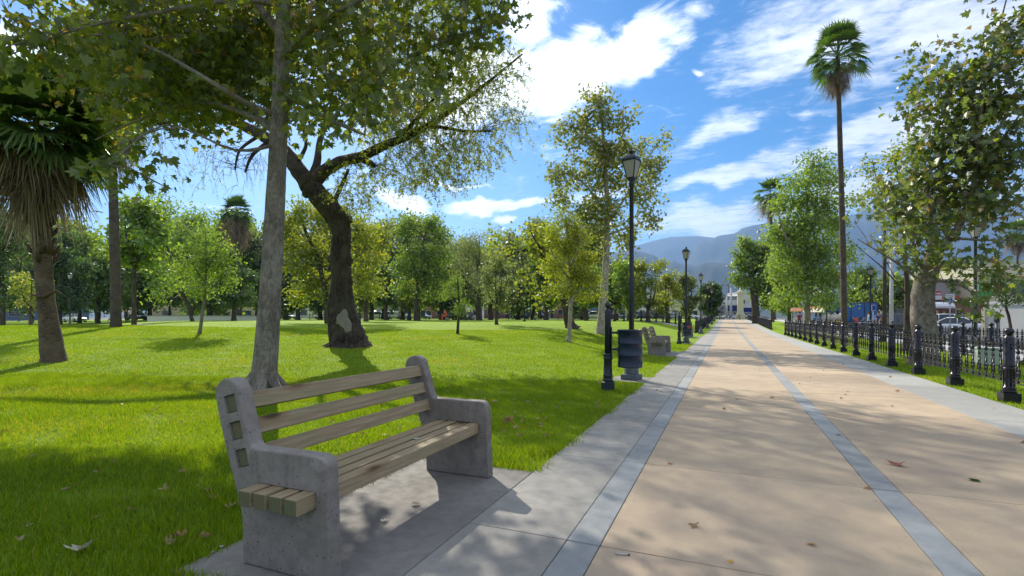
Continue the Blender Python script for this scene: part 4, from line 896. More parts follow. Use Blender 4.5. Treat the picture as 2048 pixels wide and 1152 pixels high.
fork_tree('leaning dark tree with a bent bough over the lawn', 1135, 40, 440, 590, 80, 'leaf_yelgreen', .17, 'bark_dark', shape=OVAL, base=G(1137, 656)[0],
    trunkpts=[(1146, 662, 40), (1140, 650, 22), (1133, 620, 17), (1124, 585, 15), (1110, 555, 13), (1097, 530, 10), (1090, 500, 7)], limbs=[[(1097, 530, 8), (1080, 508, 8, .3), (1055, 500, 7, .5), (1030, 506, 5, .6), (1010, 515, 3, .6)], [(1092, 510, 6), (1070, 480, 4, -.5), (1060, 460, 2, -.8)], [(1092, 500, 5), (1105, 470, 3, .5), (1110, 450, 2, .8)]],
    blobs=[(1085, 465, 34, 20), (1050, 485, 30, 16, .5), (1105, 490, 30, 24, -.4), (1015, 500, 20, 12, .6), (1085, 520, 28, 22), (1115, 540, 28, 22, .6), (1060, 560, 18, 26, -.6), (1100, 580, 26, 20), (1080, 600, 20, 16, .5), (990, 480, 20, 14, .6)], dens=.8, sig=.3)
fork_tree('second leaning trunk tree right of the bent bough', 1162, 55, 520, 612, 40, 'leaf_green', .2, 'bark_dark', 1., base=PG(1172, 55), trunkpts=[(1177, 652, 13), (1172, 640, 9), (1162, 605, 8), (1155, 575, 6)], limbs=[])
fork_tree('yellow green tree half hidden behind the near trunk', 612, 33, 395, 606, 72, 'leaf_yelgreen', .15, 'bark_dark', 1.05, OVAL, base=PG(650, 33),
    trunkpts=[(656, 648, 16), (654, 620, 13), (648, 570, 11), (632, 510, 9), (610, 460, 6), (595, 420, 3)], limbs=[[(648, 570, 6), (690, 510, 4, .5), (720, 450, 2, .8)], [(632, 510, 6), (585, 480, 4, .6), (565, 450, 2, 1)], [(640, 530, 5), (670, 470, 3, -.5), (690, 430, 2, -.8)]],
    blobs=[(600, 420, 36, 26), (575, 450, 30, 26, .5), (640, 440, 40, 24, -.4), (690, 440, 34, 24, .6), (590, 490, 40, 26, .3), (640, 500, 40, 30), (720, 470, 36, 26, .6), (740, 520, 32, 26, .8), (590, 535, 36, 26, -.5), (630, 560, 40, 26, .4), (720, 560, 36, 22, .4), (600, 585, 34, 18), (660, 590, 30, 16), (750, 570, 24, 18, .8)], nleaf=24)
fork_tree('tall tree with a forked trunk and a high bare bough', 833, 55, 430, 606, 56, 'leaf_green', .2, 'bark_dark', shape=OVAL, base=PG(832, 55), wpx=10,
    trunkpts=[(832, 648, 14), (832, 636, 10.5), (833, 600, 9), (835, 575, 8)], limbs=[[(835, 580, 7), (832, 545, 5, .3), (815, 500, 3, .6), (812, 460, 2, .8)], [(834, 595, 6), (848, 570, 5, -.3), (856, 530, 4, -.5), (845, 490, 3, -.4), (850, 470, 2.5, 0), (862, 445, 2, .2)], [(850, 475, 2.5, 0), (830, 458, 2, .2), (808, 452, 1.2, .4)]],
    blobs=[(820, 450, 32, 16), (862, 445, 28, 14, .4), (800, 462, 20, 12, -.4), (880, 470, 24, 18, .6), (830, 500, 30, 20), (870, 510, 34, 24, .3), (805, 530, 28, 24, -.4), (845, 545, 34, 24), (885, 550, 26, 24, .8), (810, 575, 26, 18), (860, 585, 30, 14)], dens=.85)
fork_tree('feathery grey green tree with a fine twiggy top', 958, 58, 445, 606, 78, 'leaf_grey', .2, 'bark_dark', .85, LANCE, base=PG(960, 58), wpx=12, nleaf=26)
fork_tree('broad bright green tree with a forked trunk left of the sapling', 345, 50, 400, 606, 88, 'leaf_bright', .2, 'bark_dark', 1.0, OVAL, base=PG(385, 50), wpx=9,
    trunkpts=[(386, 646, 11), (383, 636, 8.5), (376, 610, 8), (364, 585, 7.5), (362, 560, 7)], limbs=[[(383, 630, 6), (392, 600, 6, -.3), (402, 575, 5, -.4), (410, 560, 3, -.5)], [(362, 565, 5), (340, 510, 4, .5), (320, 450, 2, 1)], [(362, 560, 5), (375, 500, 4, -.6), (385, 440, 2, -1)], [(362, 570, 4), (310, 540, 3, .6), (280, 500, 2, 1)]])
fork_tree('round dark evergreen in front of the long white wall', 468, 57, 530, 612, 46, 'leaf_dark', .2, 'bark_dark', 1.5, OVAL, base=PG(468, 57), wpx=10)
BG = [ # label, px, D, top, bottom, half width, leaf, size, density
 ('dark shaded tree at the far left edge', 6, 45, 420, 612, 78, 'leaf_dark', .2, 1.1), ('autumn tinted low tree behind the shaggy palm', 62, 38, 545, 618, 42, 'leaf_yelgreen', .15, 1.1), ('deep green tree left of the first far lamp', 120, 62, 470, 618, 62, 'leaf_dark', .24, 1.2),
 ('mid green tree with low limbs behind the far lamps', 196, 70, 465, 620, 66, 'leaf_green', .26, 1.2), ('tall bright tree in front of the stout palm trunk', 268, 34, 385, 545, 78, 'leaf_bright', .22, 1.0), ('wide dim green tree behind the white wall', 300, 84, 470, 618, 60, 'leaf_green', .3, 1.2),
 ('pale hazy tree behind the young leaning tree', 420, 82, 440, 612, 64, 'leaf_grey', .3, 1.1), ('tall pale tree left of the near grey trunk', 518, 78, 440, 612, 58, 'leaf_grey', .28, 1.0), ('dark stemmed tree seen between the two near trunks', 596, 72, 490, 622, 50, 'leaf_dark', .26, 1.2), ('deep shade tree just left of the twisted trunk', 640, 80, 500, 620, 52, 'leaf_dark', .28, 1.1),
 ('dark trunked tree right of the twisted tree', 732, 46, 420, 604, 48, 'leaf_yelgreen', .17, 1.0), ('low dark tree behind the parked white van', 772, 64, 520, 614, 44, 'leaf_dark', .24, 1.2), ('soft green tree beyond the forked trunk tree', 805, 86, 490, 616, 46, 'leaf_green', .3, 1.1), ('small round tree right of the forked trunk tree', 818, 60, 560, 616, 24, 'leaf_yelgreen', .2, 1.1),
 ('dark clump tree behind the orange seated person', 884, 74, 520, 612, 44, 'leaf_dark', .26, 1.3), ('pale tree behind the feathery grey tree', 925, 88, 500, 612, 52, 'leaf_grey', .3, 1.1), ('soft conifer like tree left of the middle lamp', 1036, 84, 555, 622, 40, 'leaf_grey', .28, 1.1), ('green tree right of the middle lamp', 1092, 68, 520, 612, 40, 'leaf_green', .26, 1.1),
 ('dense green tree behind the yellow tree', 1165, 76, 535, 614, 52, 'leaf_green', .28, 1.3), ('round green tree behind the tall slim trunk', 1232, 60, 520, 618, 44, 'leaf_green', .24, 1.2), ('olive tree just left of the near lamp pole', 1258, 52, 512, 624, 40, 'leaf_bright', .2, 1.1), ('twiggy olive tree right of the near lamp pole', 1296, 50, 515, 628, 42, 'leaf_yelgreen', .18, 1.0),
 ('airy olive tree left of the second lamp', 1335, 54, 535, 628, 36, 'leaf_yelgreen', .19, 1.0), ('low olive tree right of the second lamp', 1378, 62, 545, 630, 28, 'leaf_grey', .22, 1.1), ('drooping dark conifer behind the far lamps', 1421, 78, 560, 634, 26, 'leaf_dark', .26, 1.3),
 ('grey green street tree beyond the blue truck', 1722, 74, 545, 618, 32, 'leaf_green', .28, 1.1), ('broad soft green street tree behind the parked cars', 1768, 66, 535, 622, 62, 'leaf_green', .26, 1.1), ('dull green street tree behind the mottled plane', 1836, 70, 560, 625, 44, 'leaf_grey', .28, 1.0),
 ('tree behind the path end right of the gate column', 1548, 100, 560, 625, 30, 'leaf_green', .3, 1.1)]
for (lab, px, D, top, bot, hw, lm, sz, dn) in BG: fork_tree(lab, px, D, top, bot, hw, lm, sz * (1.2 if D > 64 else 1), 'bark_dark', dn, OVAL if sz < .21 else CLUMP, wpx=6 + hw * .07, sparse=.62 if D > 64 else 1.)
r5 = random.Random(5); ORD = 'leftmost second third fourth fifth sixth seventh eighth ninth tenth eleventh twelfth thirteenth fourteenth fifteenth sixteenth seventeenth eighteenth nineteenth twentieth rightmost'.split()
for k in range(21):     # the row that closes the far side of the park
    px = -50 + k * 63 + r5.uniform(-14, 14); D = r5.uniform(92, 114); h5 = r5.uniform(10, 70) + (30 if px < 560 else 0)
    fork_tree(ORD[k] + (' tree of the hazy far back row of the park' if k in (0, 20) else ' tree from the left in the hazy far back row of the park'), px, D, 520 - h5, 622, r5.uniform(40, 56), r5.choice(('leaf_grey', 'leaf_green', 'leaf_green', 'leaf_bright', 'leaf_dark')), .46, 'bark_dark', .9, CLUMP, wpx=6, sparse=.34, group='hazy trees closing the far side of the park')
for k in range(15):
    px = -20 + k * 84 + r5.uniform(-18, 18); D = r5.uniform(70, 88); h5 = r5.uniform(-20, 40) + (25 if px < 700 else 0)
    fork_tree(ORD[k] + (' soft green tree of the middle background belt' if k == 0 else ' soft green tree from the left in the middle background belt'), px, D, 462 - h5, 617, r5.uniform(56, 76), r5.choice(('leaf_grey', 'leaf_green', 'leaf_grey', 'leaf_green')), .36, 'bark_dark', .9, CLUMP, wpx=9, sparse=.46, group='soft green trees of the middle background belt')
B5 = PG(2012, 23); fork_tree('small dark street tree with crooked trunk before the white wall', 2012, 23, 540, 612, 50, 'leaf_dark', .10, 'bark_dark', 1.2, OVAL, base=B5,
    trunkpts=[(2024, 696, 9), (2022, 660, 7.5), (2017, 630, 7), (2012, 615, 6), (2014, 598, 5)], limbs=[[(2014, 605, 4), (1985, 575, 3, .3), (1965, 560, 1.5, .4)], [(2014, 600, 4), (2040, 570, 3, -.3), (2060, 560, 1.5, -.4)], [(2013, 600, 3), (2005, 560, 2)]], r0=.012)
# leafless shrub by the white wall
T = Tree('bare_shrub', 'leafless thin shrub against the white wall', PG(1999, 31), 31.)
for pts in ([(1998, 678, 3), (1998, 640, 2.4), (2001, 622, 2), (2008, 612, 1)], [(1999, 640, 2), (1990, 622, 1.5), (1981, 612, .8)], [(2001, 624, 1.5), (1998, 612, .7)], [(1992, 626, 1.2), (1978, 624, .7)], [(2001, 622, 1.2), (2012, 620, .7)]): T.limb(pts, M['bark_dark'], 'branch', 5, .3, .05)
T.finish()

# --- palms -----------------------------------------------------------------------
def frond_mesh(elev, R_, pet, seed, fold, droop, mat, nseg=22, half=112, sw=.85):
    r = np.random.default_rng(seed); e = rad(elev); p1 = np.array([math.cos(e), 0, math.sin(e)]) * pet; e2 = e - rad(18)
    f = np.array([math.cos(e2), 0, math.sin(e2)]); lat = np.array([0, 1., 0]); nn = np.cross(lat, f)
    V = []; F = []; Tt = []; dl = rad(half) / nseg * sw
    for k in range(nseg):
        th = rad(-half + 2 * half * (k + .5) / nseg)
        def at(t, q): return p1 + (f * math.cos(t) + lat * math.sin(t)) * q - nn * abs(math.sin(t)) * fold * q
        hub = at(th, .02); l_, r_ = at(th - dl, R_ * .55), at(th + dl, R_ * .55); mid = at(th, R_ * .56) + nn * R_ * .03
        tip = at(th + r.normal(0, .03), R_ * r.uniform(.86, 1.08)); dz = droop * R_ * r.uniform(.5, 1.3); tip = tip + np.array([0, 0, -dz]); tip = p1 + (tip - p1) * (1 if droop < .4 else .96)
        b = len(V); V += [hub, l_, mid, r_, tip]; F += [(b, b + 1, b + 2), (b, b + 2, b + 3), (b + 1, b + 4, b + 2), (b + 2, b + 4, b + 3)]; tt = r.beta(2, 2); Tt += [tt, tt, min(1, tt + .15), min(1, tt + .15)]
    w = .022; b = len(V); V += [np.array([0, -w, 0]), np.array([0, w, 0]), p1 + lat * w, p1 - lat * w, np.array([0, 0, -w * 1.3]), p1 + np.array([0, 0, -w * 1.3])]
    F += [(b, b + 1, b + 2), (b, b + 2, b + 3), (b, b + 4, b + 5), (b, b + 5, b + 3), (b + 1, b + 5, b + 4), (b + 1, b + 2, b + 5)]; Tt += [.8] * 6
    return np_mesh('frond', np.array(V), np.array(F), mat, Tt)
def palm(label, base, trunk, bark, top, n_green, n_dead, R_, pet, skirt, seed=1, boots=0, ds=1., gseg=22, ghalf=112, name='fan_palm', emax=85, dead_e=(-35, -82)):
    """trunk: list of (Vector, r); top: crown centre"""
    o = thing(name, label, 'palm tree', base); random.seed(seed)
    c = smooth_curve(trunk, .2); m_ = MB(); m_.tube([x[0] for x in c], [x[1] for x in c], 14, wob=.05); m_.build('trunk', M[bark], o)
    gm = [frond_mesh(e, R_, pet, seed * 50 + i, .22, dr, M['frond'], gseg, ghalf, 1.0) for i, (e, dr) in enumerate([(82, .05), (66, .08), (50, .12), (32, .2), (14, .28), (-6, .36), (-24, .42)])]
    dm = [frond_mesh(e, R_ * .95, pet * .85, seed * 50 + 20 + i, .55, 1.0, M['dead_frond'], 26, 100, .5) for i, e in enumerate([dead_e[0], (dead_e[0] * 2 + dead_e[1]) / 3, (dead_e[0] + 2 * dead_e[1]) / 3, dead_e[1]])]
    off = Vector(top) - Vector(base)
    for k in range(n_green):
        t = (k + .5) / n_green; i = min(6, int(t * 7)); a = k * 2.39996
        ob = bpy.data.objects.new('frond', gm[i]); COL.objects.link(ob); ob.parent = o; ob.location = off + Vector((0, 0, .25 - .5 * t)); ob.rotation_euler = (random.gauss(0, .1), random.gauss(0, .08), a + random.gauss(0, .15)); s = random.uniform(.85, 1.12); ob.scale = (s, s, s)
    for k in range(n_dead):
        t = (k + .5) / n_dead; i = min(3, int(t * 4)); a = k * 2.39996 + .7
        ob = bpy.data.objects.new('dead_frond', dm[i]); COL.objects.link(ob); ob.parent = o; ob.location = off + Vector((0, 0, -.3 - skirt * t)); ob.rotation_euler = (random.gauss(0, .22), random.gauss(0, .24), a); s = ds * random.uniform(.65, 1.15); ob.scale = (s, s, s)
    for k in range(boots):        # stubs of old leaf bases on the trunk
        i = random.randint(int(len(c) * .45), len(c) - 2); p, r = c[i]; a = random.uniform(0, 6.28); d = Vector((math.cos(a), math.sin(a), 0))
        m_ = MB(); m_.tube([p + d * r * .8, p + d * (r + .08) + Vector((0, 0, .09)), p + d * (r + .13) + Vector((0, 0, .22))], [.06, .05, .02], 5); m_.build('leaf_stub', M['dead_frond'], o)
    return o
Bp, Dp = G(106, 722)
tp = lambda px, py, w, D: (P(px, py, D), w / 2 / FPX * D / math.sqrt(1 + ((px - CX) / FPX) ** 2))
palm('shaggy fan palm with a skirt of dead fronds at the left edge', Bp, [tp(108, 732, 66, Dp), tp(106, 712, 56, Dp), tp(100, 660, 46, Dp), tp(92, 600, 39, Dp), tp(87, 540, 40, Dp), tp(84, 470, 40, Dp), tp(83, 380, 36, Dp), tp(82, 270, 26, Dp)], 'bark_palm', P(82, 270, Dp), 52, 44, 1.0, .80, .50, 3, 46, dead_e=(-22, -74), ds=.86, gseg=30, ghalf=135)
m_ = MB(); m_.tube([P(66, 590, Dp - .1), P(90, 594, Dp - .4), P(112, 582, Dp - .2), P(138, 598, Dp - .1)], [.03, .05, .04, .012], 6); o = m_.build('leaf_stub', M['dead_frond'], [x for x in COL.objects if x.get('label', '').startswith('shaggy')][0])
def simple_palm(label, px, D, base, crown_py, cpx, wpx, R_, pet, ng, nd, skirt, seed, bark='bark_palm_grey', **kw):
    D = -base.x * SN + base.y * CS; by = HY - (base.z - H) / D * FPX
    return palm(label, base, [tp(px, by + 4, wpx * 1.5, D), tp(px, by - 12, wpx * 1.1, D), tp(px * .7 + cpx * .3, by * .6 + crown_py * .4, wpx, D), tp(cpx, crown_py, wpx * .7, D)], bark, P(cpx, crown_py, D), ng, nd, R_, pet, skirt, seed, **kw)
simple_palm('very tall thin palm rising behind the right fence', 1689, 24, Vector((5.0, 27.4, 0)), 112, 1675, 13, .66, .76, 44, 30, .75, 5, dead_e=(-52, -84), ds=.72)
simple_palm('distant palm rising above the right hand trees', 1545, 75, Vector((6.2, 88, pz(88))), 388, 1541, 7, 1.35, 1.35, 30, 20, 1.3, 6)
simple_palm('distant palm standing behind the white wall', 478, 66, PG(470, 66), 425, 473, 12, 1.25, 1.2, 36, 40, 2.2, 7)
simple_palm('stout grey palm trunk with its head lost in leaves', 232, 37, G(236, 654)[0], 215, 222, 22, 1.1, 1.1, 30, 24, 1.0, 8)
simple_palm('hazy palm top over the shops at the right edge', 2036, 120, PG(2036, 120), 468, 2034, 6, 1.9, 1.7, 30, 20, 1.2, 9)
# ------------------------------------------------------------------ benches
def arc(cx, cz, r, a0, a1, n): return [(cx + r * math.cos(rad(a0 + (a1 - a0) * i / n)), cz + r * math.sin(rad(a0 + (a1 - a0) * i / n))) for i in range(n + 1)]
BX, BY = -2.06, 1.92
PROFILE = [(-2.357, 0), (-2.362, .24), (-2.392, .345), (-2.425, .43), (-2.476, .565), (-2.530, .73)] + arc(-2.478, .878, .094, 178, 12, 12) + \
          [(-2.343, .75), (-2.308, .645)] + [(-2.298, .625), (-2.275, .617)] + arc(-1.853, .555, .063, 90, 4, 6) + [(-1.766, 0)]
PROFILE = [(x - BX, z) for x, z in PROFILE]
def rot_rect(cx, cz, w, h, tilt):
    c, s = math.cos(tilt), math.sin(tilt)
    return [(cx + x * c - z * s, cz + x * s + z * c) for x, z in ((-w / 2, -h / 2), (w / 2, -h / 2), (w / 2, h / 2), (-w / 2, h / 2))]
SLATS = [(-2.447 - BX, .838), (-2.406 - BX, .698), (-2.363 - BX, .556)]; TILT = rad(15.5)
BEAMS = [-2.203 - BX, -2.103 - BX, -2.001 - BX, -1.897 - BX]
def panel_mesh():
    m_ = MB(); m_.prism(PROFILE, 'y', 0, .09); o = link('tmp', m_.mesh('tmp', M['bench_concrete'], bevel=.011, seg=3))
    k = MB()
    for (x, z) in SLATS: k.prism(rot_rect(x, z, .084, .096, TILT), 'y', -.1, .2)
    k.prism(rot_rect((BEAMS[0] + BEAMS[3]) / 2, .399, BEAMS[3] - BEAMS[0] + .088, .086, 0), 'y', -.1, .2)
    c = link('tmpc', k.mesh('tmpc', M['bench_concrete']))
    md = o.modifiers.new('b', 'BOOLEAN'); md.operation = 'DIFFERENCE'; md.object = c; md.solver = 'EXACT'
    dg = bpy.context.evaluated_depsgraph_get(); dg.update(); me = bpy.data.meshes.new_from_object(o.evaluated_get(dg)); me.name = 'end_panel'
    for x in (o, c): bpy.data.objects.remove(x)
    return me
PM = panel_mesh()
bench = thing('park_bench', 'near concrete bench with weathered wooden slats on its own pad', 'bench', (BX, BY, 0), 'concrete and wood benches along the path')
for y in (0, 1.78): o = link('end_panel', PM, bench, (0, y, 0))
bl_ = random.Random(3)
for i, (x, z) in enumerate(SLATS):
    m_ = MB(); m_.prism(rot_rect(0, 0, .0795, .0915, TILT), 'y', -.895, .895); o = m_.build('back_slat', M['wood'], None, bevel=.005, seg=2)
    o.parent = bench; o.location = (x, .012 + .895, z)
for i, x in enumerate(BEAMS):
    m_ = MB(); m_.prism(rot_rect(0, 0, .079, .079, 0), 'y', -1.05, 1.05); o = m_.build('seat_beam', M['wood'], None, bevel=.004, seg=2)
    o.parent = bench; o.location = (x, .935 + bl_.uniform(-.006, .006), .399 + bl_.uniform(-.002, .002))
# a dry stem caught on the near panel
m_ = MB(); m_.tube([P(620, 1020, 2.72), P(622, 1045, 2.70), P(630, 1075, 2.69), P(641, 1104, 2.68)], [.0022, .0018, .0016, .0012], 5)
tag(m_.build('plant_stem', mat_plain('straw', (.34, .25, .13), .8)), 'thin dry plant stem hanging on the near bench end', 'stem')
for k, (dx, y0, lab) in enumerate([(-.16, 18.1, 'second concrete bench on a pad beyond the near litter bin'), (-.30, 34.4, 'third concrete bench half hidden behind the far litter bin')]):
    b2 = copy_tree(bench, (BX + dx, y0, pz(y0)), label=lab)
# ------------------------------------------------------------------ street lamps
def lamp_parts(root):
    n = 12
    m_ = MB(); m_.box((0, 0, .055), (.34, .34, .11)); m_.lathe([(.15, .11), (.15, .30), (.125, .33), (.125, .345)], n=8, ph=rad(22.5), smooth=False); m_.lathe([(.115, .345), (.085, .42), (.07, .52), (.075, .54), (.075, .57), (.06, .60)], n=n)
    o = m_.mesh('base', M['base_paint'], bevel=.006, seg=1); link('base', o, root)
    m_ = MB(); m_.lathe([(.056, .60), (.054, 2.2), (.047, 2.22), (.044, 4.08), (.058, 4.09), (.058, 4.13), (.045, 4.15), (.075, 4.19), (.09, 4.215)], n=n); link('pole', m_.mesh('pole', M['lamp_iron']), root)
    zb, zt, wb, wt = 4.235, 4.58, .074, .142
    m_ = MB(); m_.box((0, 0, 4.225), (.165, .165, .03)); m_.box((0, 0, zt + .012), (.31, .31, .03))
    for sx in (-1, 1):
        for sy in (-1, 1): m_.tube([(sx * wb, sy * wb, zb), (sx * wt, sy * wt, zt)], .012, 5)
    fr = link('lantern_frame', m_.mesh('lantern_frame', M['lamp_iron']), root)
    for k in range(4):
        c, s = math.cos(k * math.pi / 2), math.sin(k * math.pi / 2)
        q = [(-wb + .01, -wb, zb + .006), (wb - .01, -wb, zb + .006), (wt - .01, -wt, zt - .006), (-wt + .01, -wt, zt - .006)]; q += [(x, y + .006, z) for x, y, z in q]
        q = [(x * c - y * s, x * s + y * c, z) for x, y, z in q]; m_ = MB(); m_.add(q, [(0, 1, 2, 3), (7, 6, 5, 4), (0, 4, 5, 1), (1, 5, 6, 2), (2, 6, 7, 3), (3, 7, 4, 0)])
        link('pane', m_.mesh('pane', M['pane']), fr)
    m_ = MB(); m_.lathe([(.212, zt + .028), (.208, zt + .045), (.168, zt + .09), (.128, zt + .125), (.085, zt + .15), (.05, zt + .165)], n=4, ph=rad(45), smooth=False)
    m_.lathe([(.04, zt + .16), (.03, zt + .19), (.07, zt + .205), (.068, zt + .215), (.03, zt + .23), (.02, zt + .24)], n=n); link('lantern_cap', m_.mesh('lantern_cap', M['lamp_iron']), root)
    m_ = MB(); m_.lathe([(.012, zt + .23), (.022, zt + .245), (.012, zt + .26), (.008, zt + .28), (.001, zt + .31)], n=8); link('finial', m_.mesh('finial', M['lamp_iron']), root)
LG = 'black lantern lamps of the park'
l0 = thing('street_lamp', 'nearest tall black street lamp with a frosted lantern behind the litter bin', 'street lamp', (-1.84, 10.82, 0), LG); lamp_parts(l0); l0.rotation_euler = (0, 0, rad(-14))
for k, lab in enumerate(['second lamp along the path beyond the far litter bin', 'third lamp along the path edge before the mountain', 'fourth lamp along the path among dark conifer', 'fifth small lamp along the path before the conifer', 'sixth lamp along the path, smallest of the row']):
    y = 10.82 + 15.95 * (k + 1); copy_tree(l0, (-1.86, y, pz(y)), rz=rad(-14), label=lab)
for (px, py, lab) in [(140, 655, 'lamp at the plaza right of the shaggy palm'), (223, 652, 'lamp in front of the stout grey palm trunk'), (302, 645, 'lamp at the left end of the white wall'), (1070, 649, 'lone lamp on the lawn left of the leaning dark tree')]:
    D = (4.91) * FPX / (py - {140: 543, 223: 572, 302: 580, 1070: 564}[px]); q = PG(px, D); copy_tree(l0, (q.x, q.y, q.z), rz=random.uniform(0, 1), label=lab)
for (px, D, lab) in [(1741, 35, 'lamp behind the right fence near the parked cars'), (1951, 18.5, 'lamp post right of the mottled plane tree, its lantern lost in leaves')]:
    q = PG(px, D); copy_tree(l0, (q.x, q.y, q.z), rz=.2, label=lab)
def pole(name, label, px, D, top, r, mat, cat, base=True):
    q = PG(px, D); o = thing(name, label, cat, q); h = H + (HY - top) / FPX * D - q.z
    m_ = MB(); m_.lathe([(r * 1.1, -.05), (r, h * .5), (r * .8, h)], n=10); link('shaft', m_.mesh('shaft', M[mat]), o)
    if base: m_ = MB(); m_.lathe([(r * 2, -.05), (r * 1.9, .2), (r * 1.2, .28)], n=8); link('base', m_.mesh('base', M[mat]), o)
    return o, h
pole('utility_pole', 'dark wooden pole right of the lamp behind the right fence', 1769, 27, 440, .095, 'bark_dark', 'pole', False)
pole('utility_pole', 'pale concrete pole beside the dark wooden pole', 1783, 30, 500, .10, 'pale_pole', 'pole')
pole('utility_pole', 'pale pole behind the tall leafy tree', 1636, 52, 520, .10, 'pale_pole', 'pole')
pole('utility_pole', 'taller grey pole at the path end', 1462, 128, 576, .26, 'pale_pole', 'pole')
pole('utility_pole', 'shorter grey pole at the path end', 1453.5, 130, 590, .22, 'pale_pole', 'pole')
pole('utility_pole', 'thin dark pole between the leafy tree and the tall palm', 1653.5, 46, 560, .055, 'lamp_iron', 'pole')
# power line gantry far off
qa, qb = P(1443, 640, 330), P(1457, 640, 330); o = thing('gantry', 'distant twin post power gantry beyond the path end', 'gantry', (qa.x, qa.y, 0)); m_ = MB()
zt = H + (HY - 569) / FPX * 330
for q in (qa, qb): m_.tube([(q.x, q.y, -.5), (q.x, q.y, zt)], .28, 6)
m_.build('posts', M['bark_palm_grey'], o); m_ = MB(); m_.tube([(qa.x, qa.y, zt - .3), (qb.x, qb.y, zt - .3)], .25, 6); m_.tube([(qa.x, qa.y, zt - 7), (qb.x, qb.y, zt - 7)], .2, 6); m_.build('crossbar', M['bark_palm_grey'], o)
# ------------------------------------------------------------------ litter bins
def bin_parts(root, logo=False):
    m_ = MB(); m_.lathe([(.125, 0), (.125, .15), (.105, .165)], n=8, ph=rad(22.5), smooth=False); m_.lathe([(.105, .165), (.083, .20), (.080, .24), (.086, .25), (.086, .28), (.076, .29), (.073, .55), (.082, .56), (.082, .585), (.076, .595), (.076, .615), (.083, .625), (.083, .645), (.060, .665)], n=16)
    link('post_base', m_.mesh('post_base', M['lamp_iron']), root)
    m_ = MB(); m_.lathe([(.058, .665), (.055, 1.40), (.050, 1.43), (.030, 1.452), (.022, 1.47)], n=16); link('post', m_.mesh('post', M['lamp_iron']), root)
    m_ = MB(); m_.sphere((0, 0, 1.52), .056, 14, 10); link('ball_finial', m_.mesh('ball_finial', M['lamp_iron']), root)
    m_ = MB(); m_.box((.066, 0, .88), (.018, .05, .50))
    for z in (1.03, .735): m_.box((.118, 0, z), (.09, .035, .04)); m_.box((.162, 0, z), (.014, .09, .07))
    link('bracket', m_.mesh('bracket', M['lamp_iron']), root)
    cx, r = .385, .213
    pr = [(r - .02, .42), (r + .004, .425), (r + .004, .445), (r, .45)]
    for z in (.64, .85): pr += [(r, z - .014), (r + .008, z - .004), (r + .008, z + .004), (r, z + .014)]
    pr += [(r, 1.055), (r + .010, 1.06), (r + .010, 1.085), (r - .006, 1.085), (r - .012, 1.05), (r - .014, .46), (.02, .45)]
    m_ = MB(); m_.lathe(pr, (cx, 0, 0), 32, caps=True); link('drum', m_.mesh('drum', M['bin_paint']), root)
    m_ = MB()
    for k in range(14):
        a = k * 2 * math.pi / 14; m_.sphere((cx + (r + .001) * math.cos(a), (r + .001) * math.sin(a), .50), .009, 6, 4)
        if k % 2: m_.sphere((cx + (r + .001) * math.cos(a), (r + .001) * math.sin(a), 1.02), .008, 6, 4)
    link('rivets', m_.mesh('rivets', M['joint']), root)
    if logo:
        M['logo'] = mat_plain('logo_orange', (.48, .10, .055), .5); m_ = MB(); ang = rad(-78)
        def on(u, v): a = ang + u / r; return (cx + (r + .008) * math.cos(a), (r + .008) * math.sin(a), .83 + v)
        for (u0, v0, ru, rv) in ((-.03, .035, .032, .03), (.045, .03, .036, .034), (-.015, -.03, .034, .028)):
            m_.tube([on(u0 + ru * math.cos(k * .524), v0 + rv * math.sin(k * .524)) for k in range(12)], .011, 5, closed=True)
        m_.tube([on(-.085, .075), on(-.07, .0), on(-.075, -.055), on(-.03, -.075), on(.04, -.03), on(.08, .01)], .009, 5); link('logo', m_.mesh('logo', M['logo']), root)
b1 = thing('litter_bin', 'near dark blue drum litter bin hung on a ball topped post', 'litter bin', (-1.95, 9.02, 0), 'drum litter bins by the path', rad(10)); bin_parts(b1)
b2 = thing('litter_bin', 'far litter bin with an orange emblem on its drum', 'litter bin', (-2.12, 25.9, 0), 'drum litter bins by the path', rad(14)); bin_parts(b2, True)
q, D = G(1051, 648); q = PG(1049, 46); b3 = copy_tree(b1, tuple(q), rz=.2, label='small distant litter bin on the lawn left of the lone lamp')
q = PG(839, 52); b4 = copy_tree(b1, tuple(q), rz=.2, label='distant litter bin at the foot of the forked trunk tree')
# ------------------------------------------------------------------ iron fences
def torus_yz(m_, y, z, ry, rz, r, n=10, k=4): m_.tube([(0, y + ry * math.cos(2 * math.pi * i / n), z + rz * math.sin(2 * math.pi * i / n)) for i in range(n)], r, k, closed=True)
def post_mesh():
    m_ = MB(); m_.box((0, 0, .065), (.215, .215, .13)); m_.lathe([(.098, .13), (.082, .165), (.080, .19), (.086, .20), (.086, .215), (.068, .225), (.066, .49), (.077, .50), (.077, .515), (.070, .52), (.070, .54), (.077, .545), (.077, .56), (.068, .575), (.070, .98), (.060, 1.0), (.040, 1.018), (.036, 1.03)], n=16)
    for k in range(8):
        a = k * math.pi / 4; m_.box((.069 * math.cos(a), .069 * math.sin(a), .355), (.012, .016, .25), (0, 0, a))
    m_.sphere((0, 0, 1.083), .064, 14, 9, (1, 1, .92)); return m_.mesh('post', M['iron'], bevel=0)
